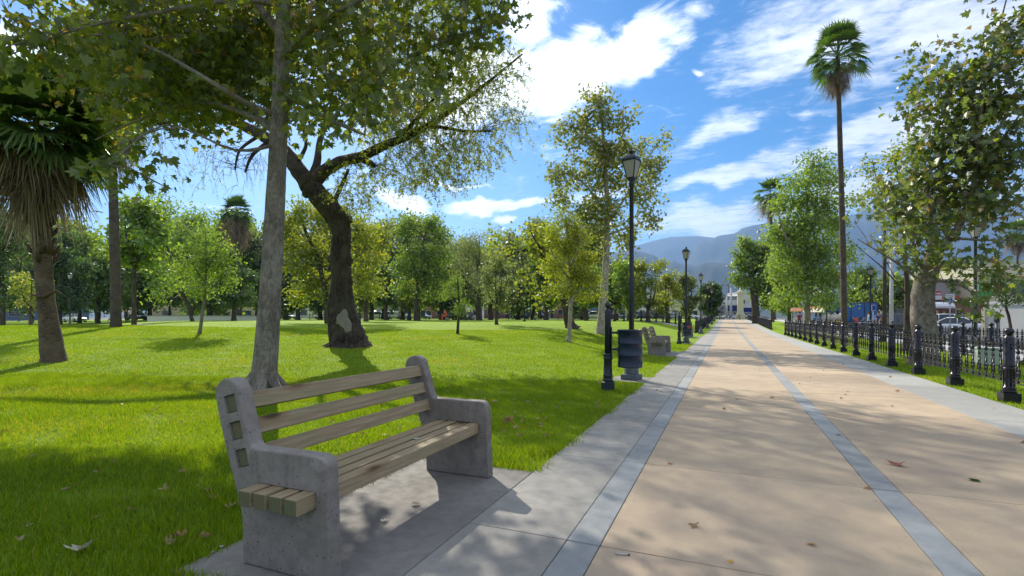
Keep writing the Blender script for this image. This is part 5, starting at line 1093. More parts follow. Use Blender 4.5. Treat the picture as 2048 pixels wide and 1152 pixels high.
def baluster_mesh():
    m_ = MB(); m_.lathe([(.006, .80), (.011, .82), (.011, .895), (.020, .905), (.012, .92), (.017, .94), (.002, 1.0)], n=6); m_.box((0, 0, .855), (.03, .036, .045))
    m_.lathe([(.010, .74), (.026, .76), (.030, .785), (.012, .81)], n=8); torus_yz(m_, 0, .69, .036, .042, .009, 8); torus_yz(m_, 0, .69, .014, .018, .007, 6)
    for s in (-1, 1): m_.tube([(0, s * .034, .655), (0, s * .030, .60), (0, s * .030, .545)], .0095, 5)
    m_.lathe([(.004, .64), (.010, .56), (.018, .55), (.006, .535)], n=6)
    torus_yz(m_, 0, .465, .052, .085, .011, 12); torus_yz(m_, .024, .44, .020, .026, .009, 7); torus_yz(m_, -.024, .44, .020, .026, .009, 7); torus_yz(m_, 0, .50, .018, .022, .008, 6); m_.tube([(0, 0, .375), (0, 0, .355)], .012, 5)
    m_.box((0, 0, .322), (.026, .034, .036)); return m_.mesh('baluster', M['iron'])
def simple_bal(m_, y, z):
    m_.box((0, y, z + .60), (.018, .018, .56)); m_.box((0, y, z + .46), (.02, .075, .13)); m_.box((0, y, z + .69), (.02, .055, .07)); m_.lathe([(.018, z + .88), (.002, z + .99)], (0, y, 0), 4)
POST, BAL = post_mesh(), baluster_mesh()
def fence(label, a, b, n, detail, perspan=7, hf=gz):
    a, b = Vector(a), Vector(b); L = (b - a).length; ang = math.atan2(-(b.x - a.x), b.y - a.y); z0 = hf(a.x, a.y)
    o = thing('iron_fence', label, 'fence', (a.x, a.y, z0), 'black iron fences of the park', ang); st = L / n
    zz = [hf(*(a + (b - a) * k / n)) - z0 for k in range(n + 1)]
    for k in range(n + 1): link('post', POST, o, (0, k * st, zz[k]))
    for (z, r) in ((.885, .011), (.830, .011), (.347, .012), (.297, .012)):
        m_ = MB(); m_.tube([(0, k * st, zz[k] + z) for k in range(n + 1)], r, 4, smooth=False); link('rail', m_.mesh('rail', M['iron']), o)
    mm = MB()
    for k in range(n):
        for j in range(perspan):
            f = (j + .5 + .15 * (.5 - (j + .5) / perspan)) / perspan; y = (k + .06 + f * .88) * st; z = zz[k] + (zz[k + 1] - zz[k]) * f
            if detail: link('baluster', BAL, o, (0, y, z))
            else: simple_bal(mm, y, z)
    if not detail: link('balusters', mm.mesh('balusters', M['iron'], fixn=False), o)['kind'] = 'stuff'
    return o
fence('near ornate black iron fence along the right edge of the path', (4.05, 8.26), (4.05, 42.77), 17, True)
fence('second iron fence behind the planted strip, towards the street', (7.5, 12.0), (7.5, 60.7), 24, True)
fence('far right fence beyond the gap, running to the gate column', (4.05, 55.8), (4.0, 114.6), 29, False)
fence('left path side fence beyond the far litter bin', (-2.3, 44.0), (-2.2, 112.9), 34, False)
fence('slanting fence across the lawn behind the second bench', (-9.6, 43.), (-4.9, 62.7), 10, False)
fence('low fence closing the far end of the path', (-1.4, 118.), (2.6, 118.3), 2, False, 9)
a, b = PG(560, 104), PG(1236, 104); fence('long distant fence between the park and the far street', (a.x, a.y), (b.x, b.y), 34, False, 6)
# ------------------------------------------------------------------ cars and trucks
for nme, c, r_ in (('paint_white', (.74, .75, .76), .3), ('paint_silver', (.42, .44, .46), .3), ('paint_dark', (.03, .034, .04), .28), ('paint_navy', (.02, .035, .08), .28), ('paint_grey', (.16, .17, .18), .3), ('paint_wine', (.22, .02, .025), .3), ('truck_blue', (.02, .13, .38), .5), ('tarp_blue', (.05, .20, .55), .6)):
    M[nme] = mat_plain(nme, c, r_, var=.06, scale=.6, coat=.6)
M['tyre'] = mat_plain('tyre', (.02, .02, .02), .9); M['rim'] = mat_plain('rim', (.35, .36, .37), .35, metal=.7); M['lamp_red'] = mat_plain('lamp_red', (.35, .015, .015), .2); M['lamp_clear'] = mat_plain('lamp_clear', (.7, .7, .68), .15)
def loft(m_, st):
    secs = []
    for (x, zb, zt, w) in st:
        h = [(w * .86, zb), (w, zb + .13), (w * 1.01, (zb + zt) / 2), (w * .985, zt - .16), (w * .93, zt - .04), (w * .78, zt)]
        secs.append([(x, y, z) for y, z in h] + [(x, -y, z) for y, z in h[::-1]])
    k = len(secs[0]); vs = [p for s in secs for p in s]; fs = []
    for i in range(len(secs) - 1):
        for j in range(k): l = (j + 1) % k; fs.append((i * k + j, i * k + l, (i + 1) * k + l, (i + 1) * k + j))
    fs += [tuple(range(k))[::-1], tuple(range((len(secs) - 1) * k, len(secs) * k))]; m_.add(vs, fs, True)
KINDS_ = {'sedan': dict(st=[(-2.27, .50, .74, .66), (-2.2, .30, .90, .80), (-1.6, .20, .96, .86), (-.5, .18, .93, .87), (.7, .18, .92, .87), (1.1, .18, .90, .86), (1.9, .22, .78, .80), (2.2, .32, .68, .70), (2.27, .42, .60, .60)], gb=(-1.75, 1.12, .74), gt=(-.92, .22, .58), zb=.91, zr=1.43, wx=(-1.38, 1.40), wr=.315),
          'suv': dict(st=[(-2.3, .5, .95, .72), (-2.25, .35, 1.05, .84), (-1.6, .26, 1.08, .90), (-.4, .24, 1.05, .91), (.9, .24, 1.04, .91), (1.2, .24, 1.02, .9), (2.0, .3, .95, .86), (2.3, .4, .84, .78), (2.36, .5, .7, .7)], gb=(-2.2, 1.25, .82), gt=(-2.0, .45, .66), zb=1.04, zr=1.76, wx=(-1.42, 1.45), wr=.36)}
def car(label, loc, rz, paint, kind='sedan', group='parked cars around the park', name='parked_car'):
    K = KINDS_[kind]; o = thing(name, label, 'car', loc, group, rz)
    m_ = MB(); loft(m_, K['st']); link('body', m_.mesh('body', M[paint]), o)
    (b0, b1, bw), (t0, t1, tw_), zb, zr = K['gb'], K['gt'], K['zb'], K['zr']
    c8 = [(b0, -bw, zb - .03), (b1, -bw, zb - .03), (b1, bw, zb - .03), (b0, bw, zb - .03), (t0, -tw_, zr - .03), (t1, -tw_, zr - .03), (t1, tw_, zr - .03), (t0, tw_, zr - .03)]
    m_ = MB(); m_.add(c8, [(0, 1, 5, 4), (1, 2, 6, 5), (2, 3, 7, 6), (3, 0, 4, 7), (4, 5, 6, 7)]); link('windows', m_.mesh('windows', M['glass']), o)
    m_ = MB(); rw = tw_ + .012; m_.add([(t0 - .05, -rw, zr - .045), (t1 + .05, -rw, zr - .045), (t1 + .05, rw, zr - .045), (t0 - .05, rw, zr - .045), (t0 + .1, -rw * .8, zr + .012), (t1 - .08, -rw * .8, zr + .012), (t1 - .08, rw * .8, zr + .012), (t0 + .1, rw * .8, zr + .012)], [(0, 1, 5, 4), (1, 2, 6, 5), (2, 3, 7, 6), (3, 0, 4, 7), (4, 5, 6, 7), (3, 2, 1, 0)], True)
    for s in (-1, 1):
        for (xa, xb) in ((b0, t0), (b1, t1)): m_.tube([(xa, s * bw, zb - .03), (xb, s * tw_, zr - .03)], .035, 5)
        xm = (t0 + t1) / 2 - .1; m_.tube([(xm, s * (bw + .003), zb - .03), (xm, s * (tw_ + .003), zr - .03)], .035, 5)
        m_.box((b1 - .35, s * (bw + .18), zb + .06), (.10, .16, .11))
    link('roof', m_.mesh('roof', M[paint]), o)
    for x in K['wx']:
        for s in (-1, 1):
            y = s * K['st'][3][3]; m_ = MB(); m_.tube([(x, y - s * .16, K['wr']), (x, y + s * .018, K['wr'])], [K['wr'] * 1.12] * 2, 16); link('wheel_arch', m_.mesh('wheel_arch', M['tyre']), o)
            m_ = MB(); m_.tube([(x, y - s * .17, K['wr']), (x, y + s * .012, K['wr']), (x, y + s * .03, K['wr'])], [K['wr'], K['wr'], K['wr'] * .9], 18); w = link('wheel', m_.mesh('tyre', M['tyre']), o)
            m_ = MB(); m_.tube([(x, y, K['wr']), (x, y + s * .042, K['wr'])], [K['wr'] * .62, K['wr'] * .55], 14); link('rim', m_.mesh('rim', M['rim']), w)
    e = K['st']
    for s in (-1, 1):
        m_ = MB(); m_.box((e[-2][0] + .0, s * e[-2][3] * .80, e[-2][2] - .09), (.16, .3, .12)); link('headlight', m_.mesh('headlight', M['lamp_clear'], bevel=.03), o)
        m_ = MB(); m_.box((e[1][0] - .01, s * e[1][3] * .82, e[1][2] - .16), (.12, .24, .16)); link('taillight', m_.mesh('taillight', M['lamp_red'], bevel=.03), o)
    return o
def car_at(label, px, D, paint, kind, turn=0., base=None, **kw):
    q = PG(px, D); r = rayw(px, HY); face = math.atan2(r.x, r.y)     # side-on heading for turn 0
    z = q.z if base is None else base
    return car(label, (q.x, q.y, z), -face + rad(turn), paint, kind, **kw)
car_at('white sedan parked side on in front of the red shop', 1900, 42, 'paint_white', 'sedan', 180, -.12)
car_at('second white car partly hidden by the mottled plane trunk', 1856, 50, 'paint_white', 'suv', 175, -.12)
car_at('dark grey parked off-roader behind the two walkers', 1768, 50, 'paint_dark', 'suv', 200, -.12)
car_at('silver parked off-roader right of the pale pole', 1800, 53, 'paint_grey', 'suv', 195, -.12)
car_at('dark parked car left of the lamp by the parked off-roaders', 1729, 58, 'paint_dark', 'sedan', 215, -.12)
car_at('white sedan parked beyond the path end, right one', 1463, 132, 'paint_white', 'sedan', 5)
car_at('white sedan parked beyond the path end, left one', 1443, 134, 'paint_silver', 'sedan', 0)
car_at('pale pickup sized car right of the gate column', 1497, 130, 'paint_silver', 'suv', 30)
for (lab, px, D, pt, kd, tn) in [('white van like car right of the twisted trunk', 757, 116, 'paint_white', 'suv', 30), ('white car left of the forked trunk tree', 790, 118, 'paint_white', 'suv', 10), ('blue car behind the small round tree', 808, 124, 'truck_blue', 'sedan', 0), ('silver car right of the forked trunk', 845, 120, 'paint_silver', 'sedan', 0),
                                 ('dark car behind the slender sapling', 905, 122, 'paint_dark', 'sedan', 0), ('pale car left of the two sitting people', 921, 124, 'paint_silver', 'sedan', 0), ('navy car left of the lone lamp', 1040, 118, 'paint_navy', 'suv', 0), ('dark car right of the lone lamp', 1080, 120, 'paint_dark', 'sedan', 0),
                                 ('grey car between the leaning trunks', 1160, 117, 'paint_grey', 'suv', 0), ('white car with red rear left of the slim tree', 1187, 116, 'paint_white', 'suv', 180), ('dark car right of the slim tree', 1232, 120, 'paint_grey', 'sedan', 0), ('navy car behind the slanting fence', 1285, 122, 'paint_navy', 'suv', 0),
                                 ('dark car behind the second bench', 1318, 124, 'paint_dark', 'sedan', 0), ('silver car left of the second lamp pole', 1352, 120, 'paint_silver', 'sedan', 0), ('white car behind the left path fence', 1380, 122, 'paint_white', 'sedan', 0), ('white car left of the twisted trunk', 646, 120, 'paint_white', 'sedan', 0),
                                 ('silver car between the dark trunks', 575, 118, 'paint_silver', 'sedan', 0), ('dark car behind the plaza couple', 272, 96, 'paint_dark', 'suv', 0), ('white car behind the plaza lamps', 288, 104, 'paint_white', 'sedan', 0), ('white car far left behind the plaza', 150, 88, 'paint_white', 'sedan', 0)]:
    q = PG(px, D); car(lab, (q.x, q.y, q.z), rad(tn), pt, kd)
# blue box truck
def truck(label, px, D, turn):
    q = PG(px, D); o = thing('box_truck', label, 'truck', (q.x, q.y, -.12), None, rad(turn))
    m_ = MB(); m_.box((0, 0, 2.05), (4.4, 2.2, 2.3)); link('cargo_box', m_.mesh('cargo_box', M['truck_blue'], bevel=.03), o)
    m_ = MB()
    for x in (-2.2, -.75, .75, 2.2):
        for s in (-1, 1): m_.box((x * .99, s * 1.1, 2.05), (.1, .08, 2.34))
    for s in (-1, 1): m_.box((0, s * 1.1, 3.2), (4.44, .09, .1)); m_.box((0, s * 1.1, .92), (4.44, .09, .12))
    link('frame', m_.mesh('frame', M['paint_navy']), o)
    m_ = MB(); m_.prism([(2.35, .55), (4.15, .55), (4.2, 1.35), (3.95, 1.5), (3.65, 2.45), (2.35, 2.5)], 'y', -1.02, 1.02); link('cab', m_.mesh('cab', M['truck_blue'], bevel=.06), o)
    m_ = MB(); m_.box((3.0, 0, 1.95), (.8, 2.06, .6)); m_.box((3.80, 0, 1.95), (.2, 1.7, .7), (0, rad(-17), 0)); link('windows', m_.mesh('windows', M['glass']), o)
    m_ = MB(); m_.box((.9, 0, .7), (6.2, .9, .22)); link('chassis', m_.mesh('chassis', M['tyre']), o)
    for x in (-1.3, 3.2):
        for s in (-1, 1): m_ = MB(); m_.tube([(x, s * .8, .45), (x, s * 1.08, .45)], .45, 18); w = link('wheel', m_.mesh('tyre', M['tyre']), o); m_ = MB(); m_.tube([(x, s * 1.0, .45), (x, s * 1.095, .45)], [.27, .24], 12); link('rim', m_.mesh('rim', M['rim']), w)
    return o
truck('blue box truck behind the tall thin palm trunk', 1706, 62, 195)
# street stalls and goods left of the palm trunk
q = PG(1650, 48); st = thing('street_stall', 'street stall heaped with round white sacks and yellow goods', 'stall', (q.x, q.y, -.1), None, rad(-18))
m_ = MB(); m_.box((0, 0, .85), (3.4, 1.2, .08)); m_.box((0, -.6, .42), (3.4, .05, .84)); link('counter', m_.mesh('counter', M['bark_dark']), st)
for x in (-1.65, 1.65):
    for y in (-.55, .55): m_ = MB(); m_.tube([(x, y, 0), (x, y, 2.35)], .035, 6); link('leg', m_.mesh('leg', M['frame_grey']), st)
m_ = MB(); m_.add([(-1.9, -.9, 2.25), (.3, -.9, 2.3), (.3, .8, 2.55), (-1.9, .8, 2.5)], [(0, 1, 2, 3)]); m_.add([(-1.9, -.9, 2.23), (.3, -.9, 2.28), (.3, .8, 2.53), (-1.9, .8, 2.48)], [(3, 2, 1, 0)]); link('canopy', m_.mesh('canopy', M['roof_terra']), st)
M['sack'] = mat_plain('sack', (.62, .58, .52), .9, var=.25, scale=4); M['marigold'] = mat_plain('marigold', (.75, .33, .02), .8, var=.5, scale=9); M['yellow'] = mat_plain('yellow_goods', (.70, .50, .05), .8, var=.3, scale=6)
cs, sn_ = math.cos(rad(-18)), math.sin(rad(-18))
def onstall(x, y, z): return (q.x + x * cs - y * sn_, q.y + x * sn_ + y * cs, z - .1)
labs = ['round white sack at the left of the stall top', 'white sack in the middle of the stall top', 'grey white sack nearest the palm trunk on the stall']
for k, (x, z, s) in enumerate([(.1, 1.35, .45), (.75, 1.32, .42), (1.35, 1.38, .44)]):
    m_ = MB(); m_.sphere((0, 0, 0), s, 14, 9, (1, .9, 1.05)); m_.tube([(.0, -s * .3, s), (.02, -s * .35, s * 1.18)], [.1, .14], 7); o = link('sack', m_.mesh('sack', M['sack'])); o.location = onstall(x, .1, z); tag(o, labs[k], 'sack', 'white sacks on the street stall')
for k, (x, lab) in enumerate([(.35, 'crate of orange yellow flowers left on the stall front'), (.95, 'crate of yellow goods in the middle of the stall front'), (1.5, 'crate of yellow flowers right on the stall front')]):
    o = thing('flower_crate', lab, 'crate', onstall(x, -.95, .1), 'crates before the street stall', rad(-18)); m_ = MB()
    for (cx_, cy_, sx, sy) in ((0, -.2, .5, .02), (0, .2, .5, .02), (-.25, 0, .02, .4), (.25, 0, .02, .4)): m_.box((cx_, cy_, .55), (sx, sy, .28))
    m_.box((0, 0, .2), (.46, .36, .4)); link('crate_box', m_.mesh('crate_box', M['bark_dark']), o); m_ = MB()
    for j in range(26): m_.sphere((random.uniform(-.24, .24), random.uniform(-.18, .18), .68 + random.uniform(0, .28)), random.uniform(.05, .08), 6, 4)
    link('flowers', m_.mesh('flowers', M['marigold' if k == 0 else 'yellow']), o)['kind'] = 'stuff'
for (px, D, w, h, mt, lab) in [(1604, 54, 1.6, 2.2, 'roof_terra', 'terracotta awning stall left of the leafy tree trunk'), (1628, 52, 1.4, 2.1, 'canopy_cream', 'small cream stall right of the leafy tree trunk')]:
    qq = PG(px, D); o = thing('street_stall', lab, 'stall', (qq.x, qq.y, -.1), None, rad(-15)); m_ = MB(); m_.box((0, 0, .5), (w, .9, 1.0)); link('counter', m_.mesh('counter', M['wall_tan'], bevel=.02), o)
    m_ = MB(); m_.prism([(-.8, h - .15), (0, h + .25), (.8, h - .15), (.75, h - .2), (0, h + .2), (-.75, h - .2)], 'x', -w * .65, w * .65); link('canopy', m_.mesh('canopy', M[mt]), o)
    for x in (-1, 1):
        for y in (-.6, .6): m_ = MB(); m_.tube([(x * w * .55, y, 0), (x * w * .55, y, h)], .03, 6); link('leg', m_.mesh('leg', M['frame_grey']), o)
# traffic drum, meters, signs
q = PG(1712, 36); o = thing('traffic_drum', 'small orange red traffic drum behind the near fence', 'barrel', (q.x, q.y, 0)); m_ = MB(); m_.lathe([(.15, .0), (.15, .5), (.14, .52), (.14, .95), (.13, 1.2), (.11, 1.28)], n=16); M['cone_red'] = mat_plain('cone_red', (.62, .07, .03), .5); link('shell', m_.mesh('shell', M['cone_red']), o)
for (px, D, top, lab) in [(1993.5, 21, 631, 'parking meter in front of the white wall'), (1944, 24, 630, 'parking meter left of the black lamp post')]:
    q = PG(px, D); h = H + (HY - top) / FPX * D; o = thing('parking_meter', lab, 'parking meter', q); m_ = MB(); m_.tube([(0, 0, 0), (0, 0, h - .28)], .035, 8); link('post', m_.mesh('post', M['lamp_iron']), o)
    m_ = MB(); m_.box((0, 0, h - .18), (.17, .12, .22)); m_.lathe([(.09, h - .07), (.075, h), (.03, h + .03)], n=10); link('head', m_.mesh('head', M['lamp_iron'], bevel=.02, seg=1), o)
    m_ = MB(); m_.box((-.02, -.064, h - .06), (.10, .01, .07)); link('window', m_.mesh('window', M['glass']), o)
q = PG(1900, 30); o = thing('parking_sign', 'white disabled parking sign with a blue wheelchair symbol on a thin pole', 'sign', (q.x, q.y, 0), None, -math.atan2(q.x, q.y) * .9); zt = H + (HY - 588.5) / FPX * 30; zb = H + (HY - 606) / FPX * 30
m_ = MB(); m_.tube([(0, .03, 0), (0, .03, zt - .03)], .03, 8); link('pole', m_.mesh('pole', M['pale_pole']), o)
w, h = .40, zt - zb; m_ = MB(); m_.box((0, 0, (zt + zb) / 2), (w, .012, h)); pl = link('plate', m_.mesh('plate', M['sign_white'], bevel=.004, seg=1), o)
m_ = MB(); m_.box((0, -.009, zb + .15), (.21, .006, .21)); link('symbol_field', m_.mesh('symbol_field', M['sign_blue']), pl)
m_ = MB(); y = -.014
m_.tube([(-.01 + .048 * math.cos(rad(a)), y, zb + .115 + .048 * math.sin(rad(a))) for a in range(110, 395, 24)], .009, 5); m_.sphere((-.02, y, zb + .225), .018, 8, 6, (1, .3, 1)); m_.tube([(-.02, y, zb + .195), (-.012, y, zb + .145), (.03, y, zb + .14), (.05, y, zb + .09), (.068, y, zb + .092)], .010, 5); m_.tube([(-.016, y, zb + .175), (.026, y, zb + .172)], .008, 5)
link('wheelchair_symbol', m_.mesh('wheelchair_symbol', M['sign_white']), pl)
m_ = MB()
for r_ in range(2):
    for k in range(9): m_.box((-.15 + k * .038, -.008, zt - .07 - .085 * r_), (.026, .004, .042))
link('lettering', m_.mesh('lettering', M['paint_grey']), pl)
o, _, _ = signboard('street_sign', 'small blue square street sign right of the lamp', 1745, 1751, 44, 611, 620, [(0, 1, 'sign_blue')]); m_ = MB(); m_.tube([(0, .1, -1.6), (0, .1, .3)], .04, 6); link('pole', m_.mesh('pole', M['frame_grey']), o)
q = PG(1975, 15.2); o = thing('utility_box', 'pale green metal utility box on the grass strip', 'utility box', (6.6, q.y * 6.6 / q.x, 0)); m_ = MB(); m_.box((0, 0, .22), (.5, .35, .44)); M['box_green'] = mat_plain('box_green', (.42, .50, .44), .5); link('cabinet', m_.mesh('cabinet', M['box_green'], bevel=.02), o); m_ = MB(); m_.box((0, 0, .46), (.56, .41, .05)); link('lid', m_.mesh('lid', M['box_green'], bevel=.015), o)
# ------------------------------------------------------------------ people
def cloth(n, c): M[n] = mat_plain(n, c, .85, var=.15, scale=9); return M[n]
for n, c in (('skin', (.38, .22, .15)), ('hair', (.02, .014, .01)), ('denim', (.03, .045, .09)), ('trousers_dark', (.025, .025, .03)), ('shirt_white', (.72, .70, .68)), ('shirt_blue', (.05, .08, .22)), ('shirt_paleblue', (.42, .52, .68)), ('shirt_orange', (.70, .13, .03)), ('shirt_black', (.03, .025, .03)), ('shirt_teal', (.04, .33, .42)), ('shirt_maroon', (.25, .03, .06)), ('straw_hat', (.55, .42, .26)), ('shoe', (.03, .025, .02))): cloth(n, c)
def skin_body(J, E, mats, paint):
    """J: name -> (pos, radius); one continuous surface grown over the joints"""
    names = list(J); me = bpy.data.meshes.new('body'); me.from_pydata([J[n][0] for n in names], [(names.index(a), names.index(b)) for a, b in E], [])
    o = bpy.data.objects.new('tmp', me); COL.objects.link(o); sk = o.modifiers.new('s', 'SKIN'); sk.use_smooth_shade = True
    for i, n in enumerate(names):
        r = J[n][1]; me.skin_vertices[0].data[i].radius = (r, r) if not hasattr(r, '__len__') else r; me.skin_vertices[0].data[i].use_root = n == 'pelvis'
    sb = o.modifiers.new('u', 'SUBSURF'); sb.levels = 1; sb.render_levels = 1
    dg = bpy.context.evaluated_depsgraph_get(); dg.update(); m2 = bpy.data.meshes.new_from_object(o.evaluated_get(dg)); bpy.data.objects.remove(o)
    m2.materials.clear()
    for m in mats: m2.materials.append(m)
    P_ = [Vector(J[n][0]) for n in names]
    for f in m2.polygons:
        c = f.center; k = min(range(len(P_)), key=lambda i: (P_[i] - c).length); f.material_index = paint(names[k]); f.use_smooth = True
    m2.name = 'body'; return m2
def person(label, loc, rz, shirt, pants, pose='stand', hat=None, hair='hair', group=None):
    o = thing('person', label, 'person', loc, group, rz)
    if pose in ('stand', 'walk'):
        s = .20 if pose == 'walk' else .04
        J = dict(pelvis=((0, 0, .95), (.15, .11)), waist=((0, .01, 1.1), (.135, .10)), chest=((0, .0, 1.32), (.17, .115)), neck=((0, 0, 1.48), .055), head0=((0, -.015, 1.58), .085), head1=((0, -.02, 1.68), .095), head2=((0, -.01, 1.755), .06),
                 kl=((.10, -s * .8, .52), .065), al=((.10, -s, .09), .045), fl=((.10, -s - .15, .04), .04), kr=((-.10, s * .3 - .03, .52), .065), ar=((-.10, s + .06, .10), .045), fr=((-.10, s - .08, .04), .04), hl=((.10, 0, .86), .09), hr=((-.10, 0, .86), .09),
                 sl=((.19, 0, 1.42), .065), el=((.25, s * .5, 1.14), .045), wl=((.25, s - .08, .90), .033), gl=((.25, s - .11, .82), (.04, .025)), sr=((-.19, 0, 1.42), .065), er=((-.25, -s * .5, 1.14), .045), wr=((-.25, -s - .06, .90), .033), gr=((-.25, -s - .09, .82), (.04, .025)))
    else:      # sitting, leaning forward
        J = dict(pelvis=((0, 0, .50), (.16, .12)), waist=((0, -.04, .66), (.14, .10)), chest=((0, -.12, .88), (.17, .115)), neck=((0, -.19, 1.03), .055), head0=((0, -.22, 1.12), .085), head1=((0, -.25, 1.21), .095), head2=((0, -.24, 1.285), .06),
                 hl=((.11, -.08, .50), .09), kl=((.13, -.44, .50), .065), al=((.13, -.46, .10), .045), fl=((.13, -.60, .04), .04), hr=((-.11, -.08, .50), .09), kr=((-.13, -.44, .50), .065), ar=((-.13, -.46, .10), .045), fr=((-.13, -.60, .04), .04),
                 sl=((.19, -.13, .97), .065), el=((.24, -.26, .74), .045), wl=((.14, -.45, .64), .033), gl=((.10, -.51, .60), (.04, .025)), sr=((-.19, -.13, .97), .065), er=((-.24, -.26, .74), .045), wr=((-.14, -.45, .64), .033), gr=((-.10, -.51, .60), (.04, .025)))
    E = [('pelvis', 'waist'), ('waist', 'chest'), ('chest', 'neck'), ('neck', 'head0'), ('head0', 'head1'), ('head1', 'head2'), ('pelvis', 'hl'), ('hl', 'kl'), ('kl', 'al'), ('al', 'fl'), ('pelvis', 'hr'), ('hr', 'kr'), ('kr', 'ar'), ('ar', 'fr'), ('chest', 'sl'), ('sl', 'el'), ('el', 'wl'), ('wl', 'gl'), ('chest', 'sr'), ('sr', 'er'), ('er', 'wr'), ('wr', 'gr')]
    def paint(n):
        if n in ('waist', 'chest', 'sl', 'sr'): return 1
        if n in ('pelvis', 'hl', 'hr', 'kl', 'kr', 'al', 'ar'): return 2
        if n in ('fl', 'fr'): return 3
        return 0
    link('body', skin_body(J, E, [M['skin'], M[shirt], M[pants], M['shoe']], paint), o)
    h = J['head1'][0]; m_ = MB()
    if hat: m_.lathe([(.20, .03), (.19, .045), (.11, .05), (.10, .12), (.05, .14)], (h[0], h[1], h[2] + .02), 14); link('hat', m_.mesh('hat', M[hat]), o)
    else: m_.sphere((h[0], h[1] + .02, h[2] + .025), .105, 12, 8, (.95, 1, .9)); link('hair', m_.mesh('hair', M[hair]), o)
    m_ = MB()
    for s in (-1, 1): m_.sphere((h[0] + s * .035, h[1] - .088, h[2] - .005), .011, 6, 4)
    m_.box((h[0], h[1] - .088, h[2] - .065), (.045, .012, .009)); link('face', m_.mesh('face', M['hair']), o)
    return o
def person_at(label, px, D, shirt, pants, pose='stand', rz=0., hat=None, dz=0., **kw):
    q = PG(px, D); return person(label, (q.x, q.y, q.z + dz), rz, shirt, pants, pose, hat, **kw)
person_at('person in a white top and hat walking on the plaza', 261, 62, 'shirt_white', 'denim', 'walk', 1.2, 'straw_hat')
person_at('person in dark clothes beside the one in the white top', 253, 62, 'shirt_black', 'trousers_dark', 'stand', .6)
for (px, D, lab, sh, pn, rz, hat) in [(893, 54, 'person in orange bent forward on a low block', 'shirt_orange', 'shirt_orange', -1.1, None), (931, 62, 'left person of the pair in blue on the lawn bench', 'shirt_blue', 'denim', .3, None), (944, 62, 'right person of the pair in blue on the lawn bench', 'shirt_blue', 'denim', -.4, 'straw_hat')]:
    q = PG(px, D); person(lab, (q.x, q.y, q.z), rz, sh, pn, 'sit', hat)
    s = thing('seat_block', 'low concrete seat under the ' + ('person in orange' if px < 900 else ('left person in blue' if px < 940 else 'right person in blue')), 'seat', (q.x, q.y, q.z), None, rz); m_ = MB(); m_.box((0, .06, .18), (.55, .36, .36)); link('block', m_.mesh('block', M['pad_concrete'], bevel=.02), s)
person_at('walker in a pale blue shirt by the parked off-roaders', 1738, 42, 'shirt_paleblue', 'denim', 'walk', 1.3)
person_at('walker in dark clothes near the dark wooden pole', 1768, 40, 'shirt_black', 'trousers_dark', 'walk', -1.2)
person_at('person in navy between the lamp and the dark wooden pole', 1757, 41, 'shirt_blue', 'denim', 'stand', .4)
person_at('person in a teal top behind the white sedan', 1889, 56, 'shirt_teal', 'denim', 'stand', .4)
person_at('person in a maroon top by the stalls left of the leafy tree', 1599, 50, 'shirt_maroon', 'denim', 'stand', .4)
# ------------------------------------------------------------------ fallen leaves and litter
def leaf_mesh(kind, seed, mat, size):
    r = np.random.default_rng(seed); sh, fs = LOBED if kind == 'lobed' else (shape_arr([(0, 0), (.20, .12), (.30, .42), (.20, .75), (0, 1.0)], .2))
    v = sh.copy(); v[:, 1] -= .5; v[:, 2] = .28 * (v[:, 0] ** 2) * r.uniform(.6, 2.4) + .25 * r.uniform(-1, 1.4) * v[:, 1] ** 2 + np.abs(v[:, 0]) * r.uniform(0, .5) + r.normal(0, .03, len(v)); v[:, 2] -= v[:, 2].min()
    return np_mesh('leaf', v * size, np.array(fs), mat, [r.beta(2, 2)] * 2)
LM = [leaf_mesh('lobed' if k % 3 else 'oval', k, M['dry_leaf'], 1.) for k in range(12)]
def fallen(p, s, me, label, group=None, name='fallen_leaf', cat='leaf', lift=.004):
    o = link(name, me); o.location = (p[0], p[1], p[2] + lift); o.scale = (s, s, s); o.rotation_euler = (random.gauss(0, .22), random.gauss(0, .22), random.uniform(0, 6.28)); return tag(o, label, cat, group)
rl = random.Random(21); cnt = 0
while cnt < 230:
    px, py = (rl.uniform(0, 2048), rl.uniform(690, 1140)) if rl.random() < .35 else (rl.gauss(1010, 190), rl.uniform(690, 880))
    q, D = G(px, py)
    if q.x > -1.55 or (-2.7 < q.x and 1.6 < q.y < 4.1): continue
    fallen(q, rl.uniform(.04, .075), LM[rl.randrange(12)], 'pale dry curled leaf fallen on the lawn grass', 'dry leaves scattered over the lawn', lift=.03 if D < 7 else .05); cnt += 1
for k in range(34):
    q = (rl.uniform(-1.4, 3.7), rl.uniform(3.2, 17), 0); fallen(q, rl.uniform(.035, .075), LM[rl.randrange(12)], 'small brown dry leaf lying on the promenade paving', 'dry leaves scattered over the promenade')
for nme, st_ in (('leaf_orange', [(0, (.55, .22, .06)), (1, (.62, .28, .08))]), ('leaf_wet_green', [(0, (.05, .12, .02)), (1, (.08, .15, .03))]), ('leaf_rust', [(0, (.22, .09, .06)), (1, (.30, .13, .08))]), ('paper', [(0, (.72, .70, .74)), (1, (.76, .74, .76))]), ('leaf_pale', [(0, (.40, .33, .25)), (1, (.48, .40, .31))])): M[nme] = mat_leaf(nme, st_, .25, (1, 1, 1), .04)
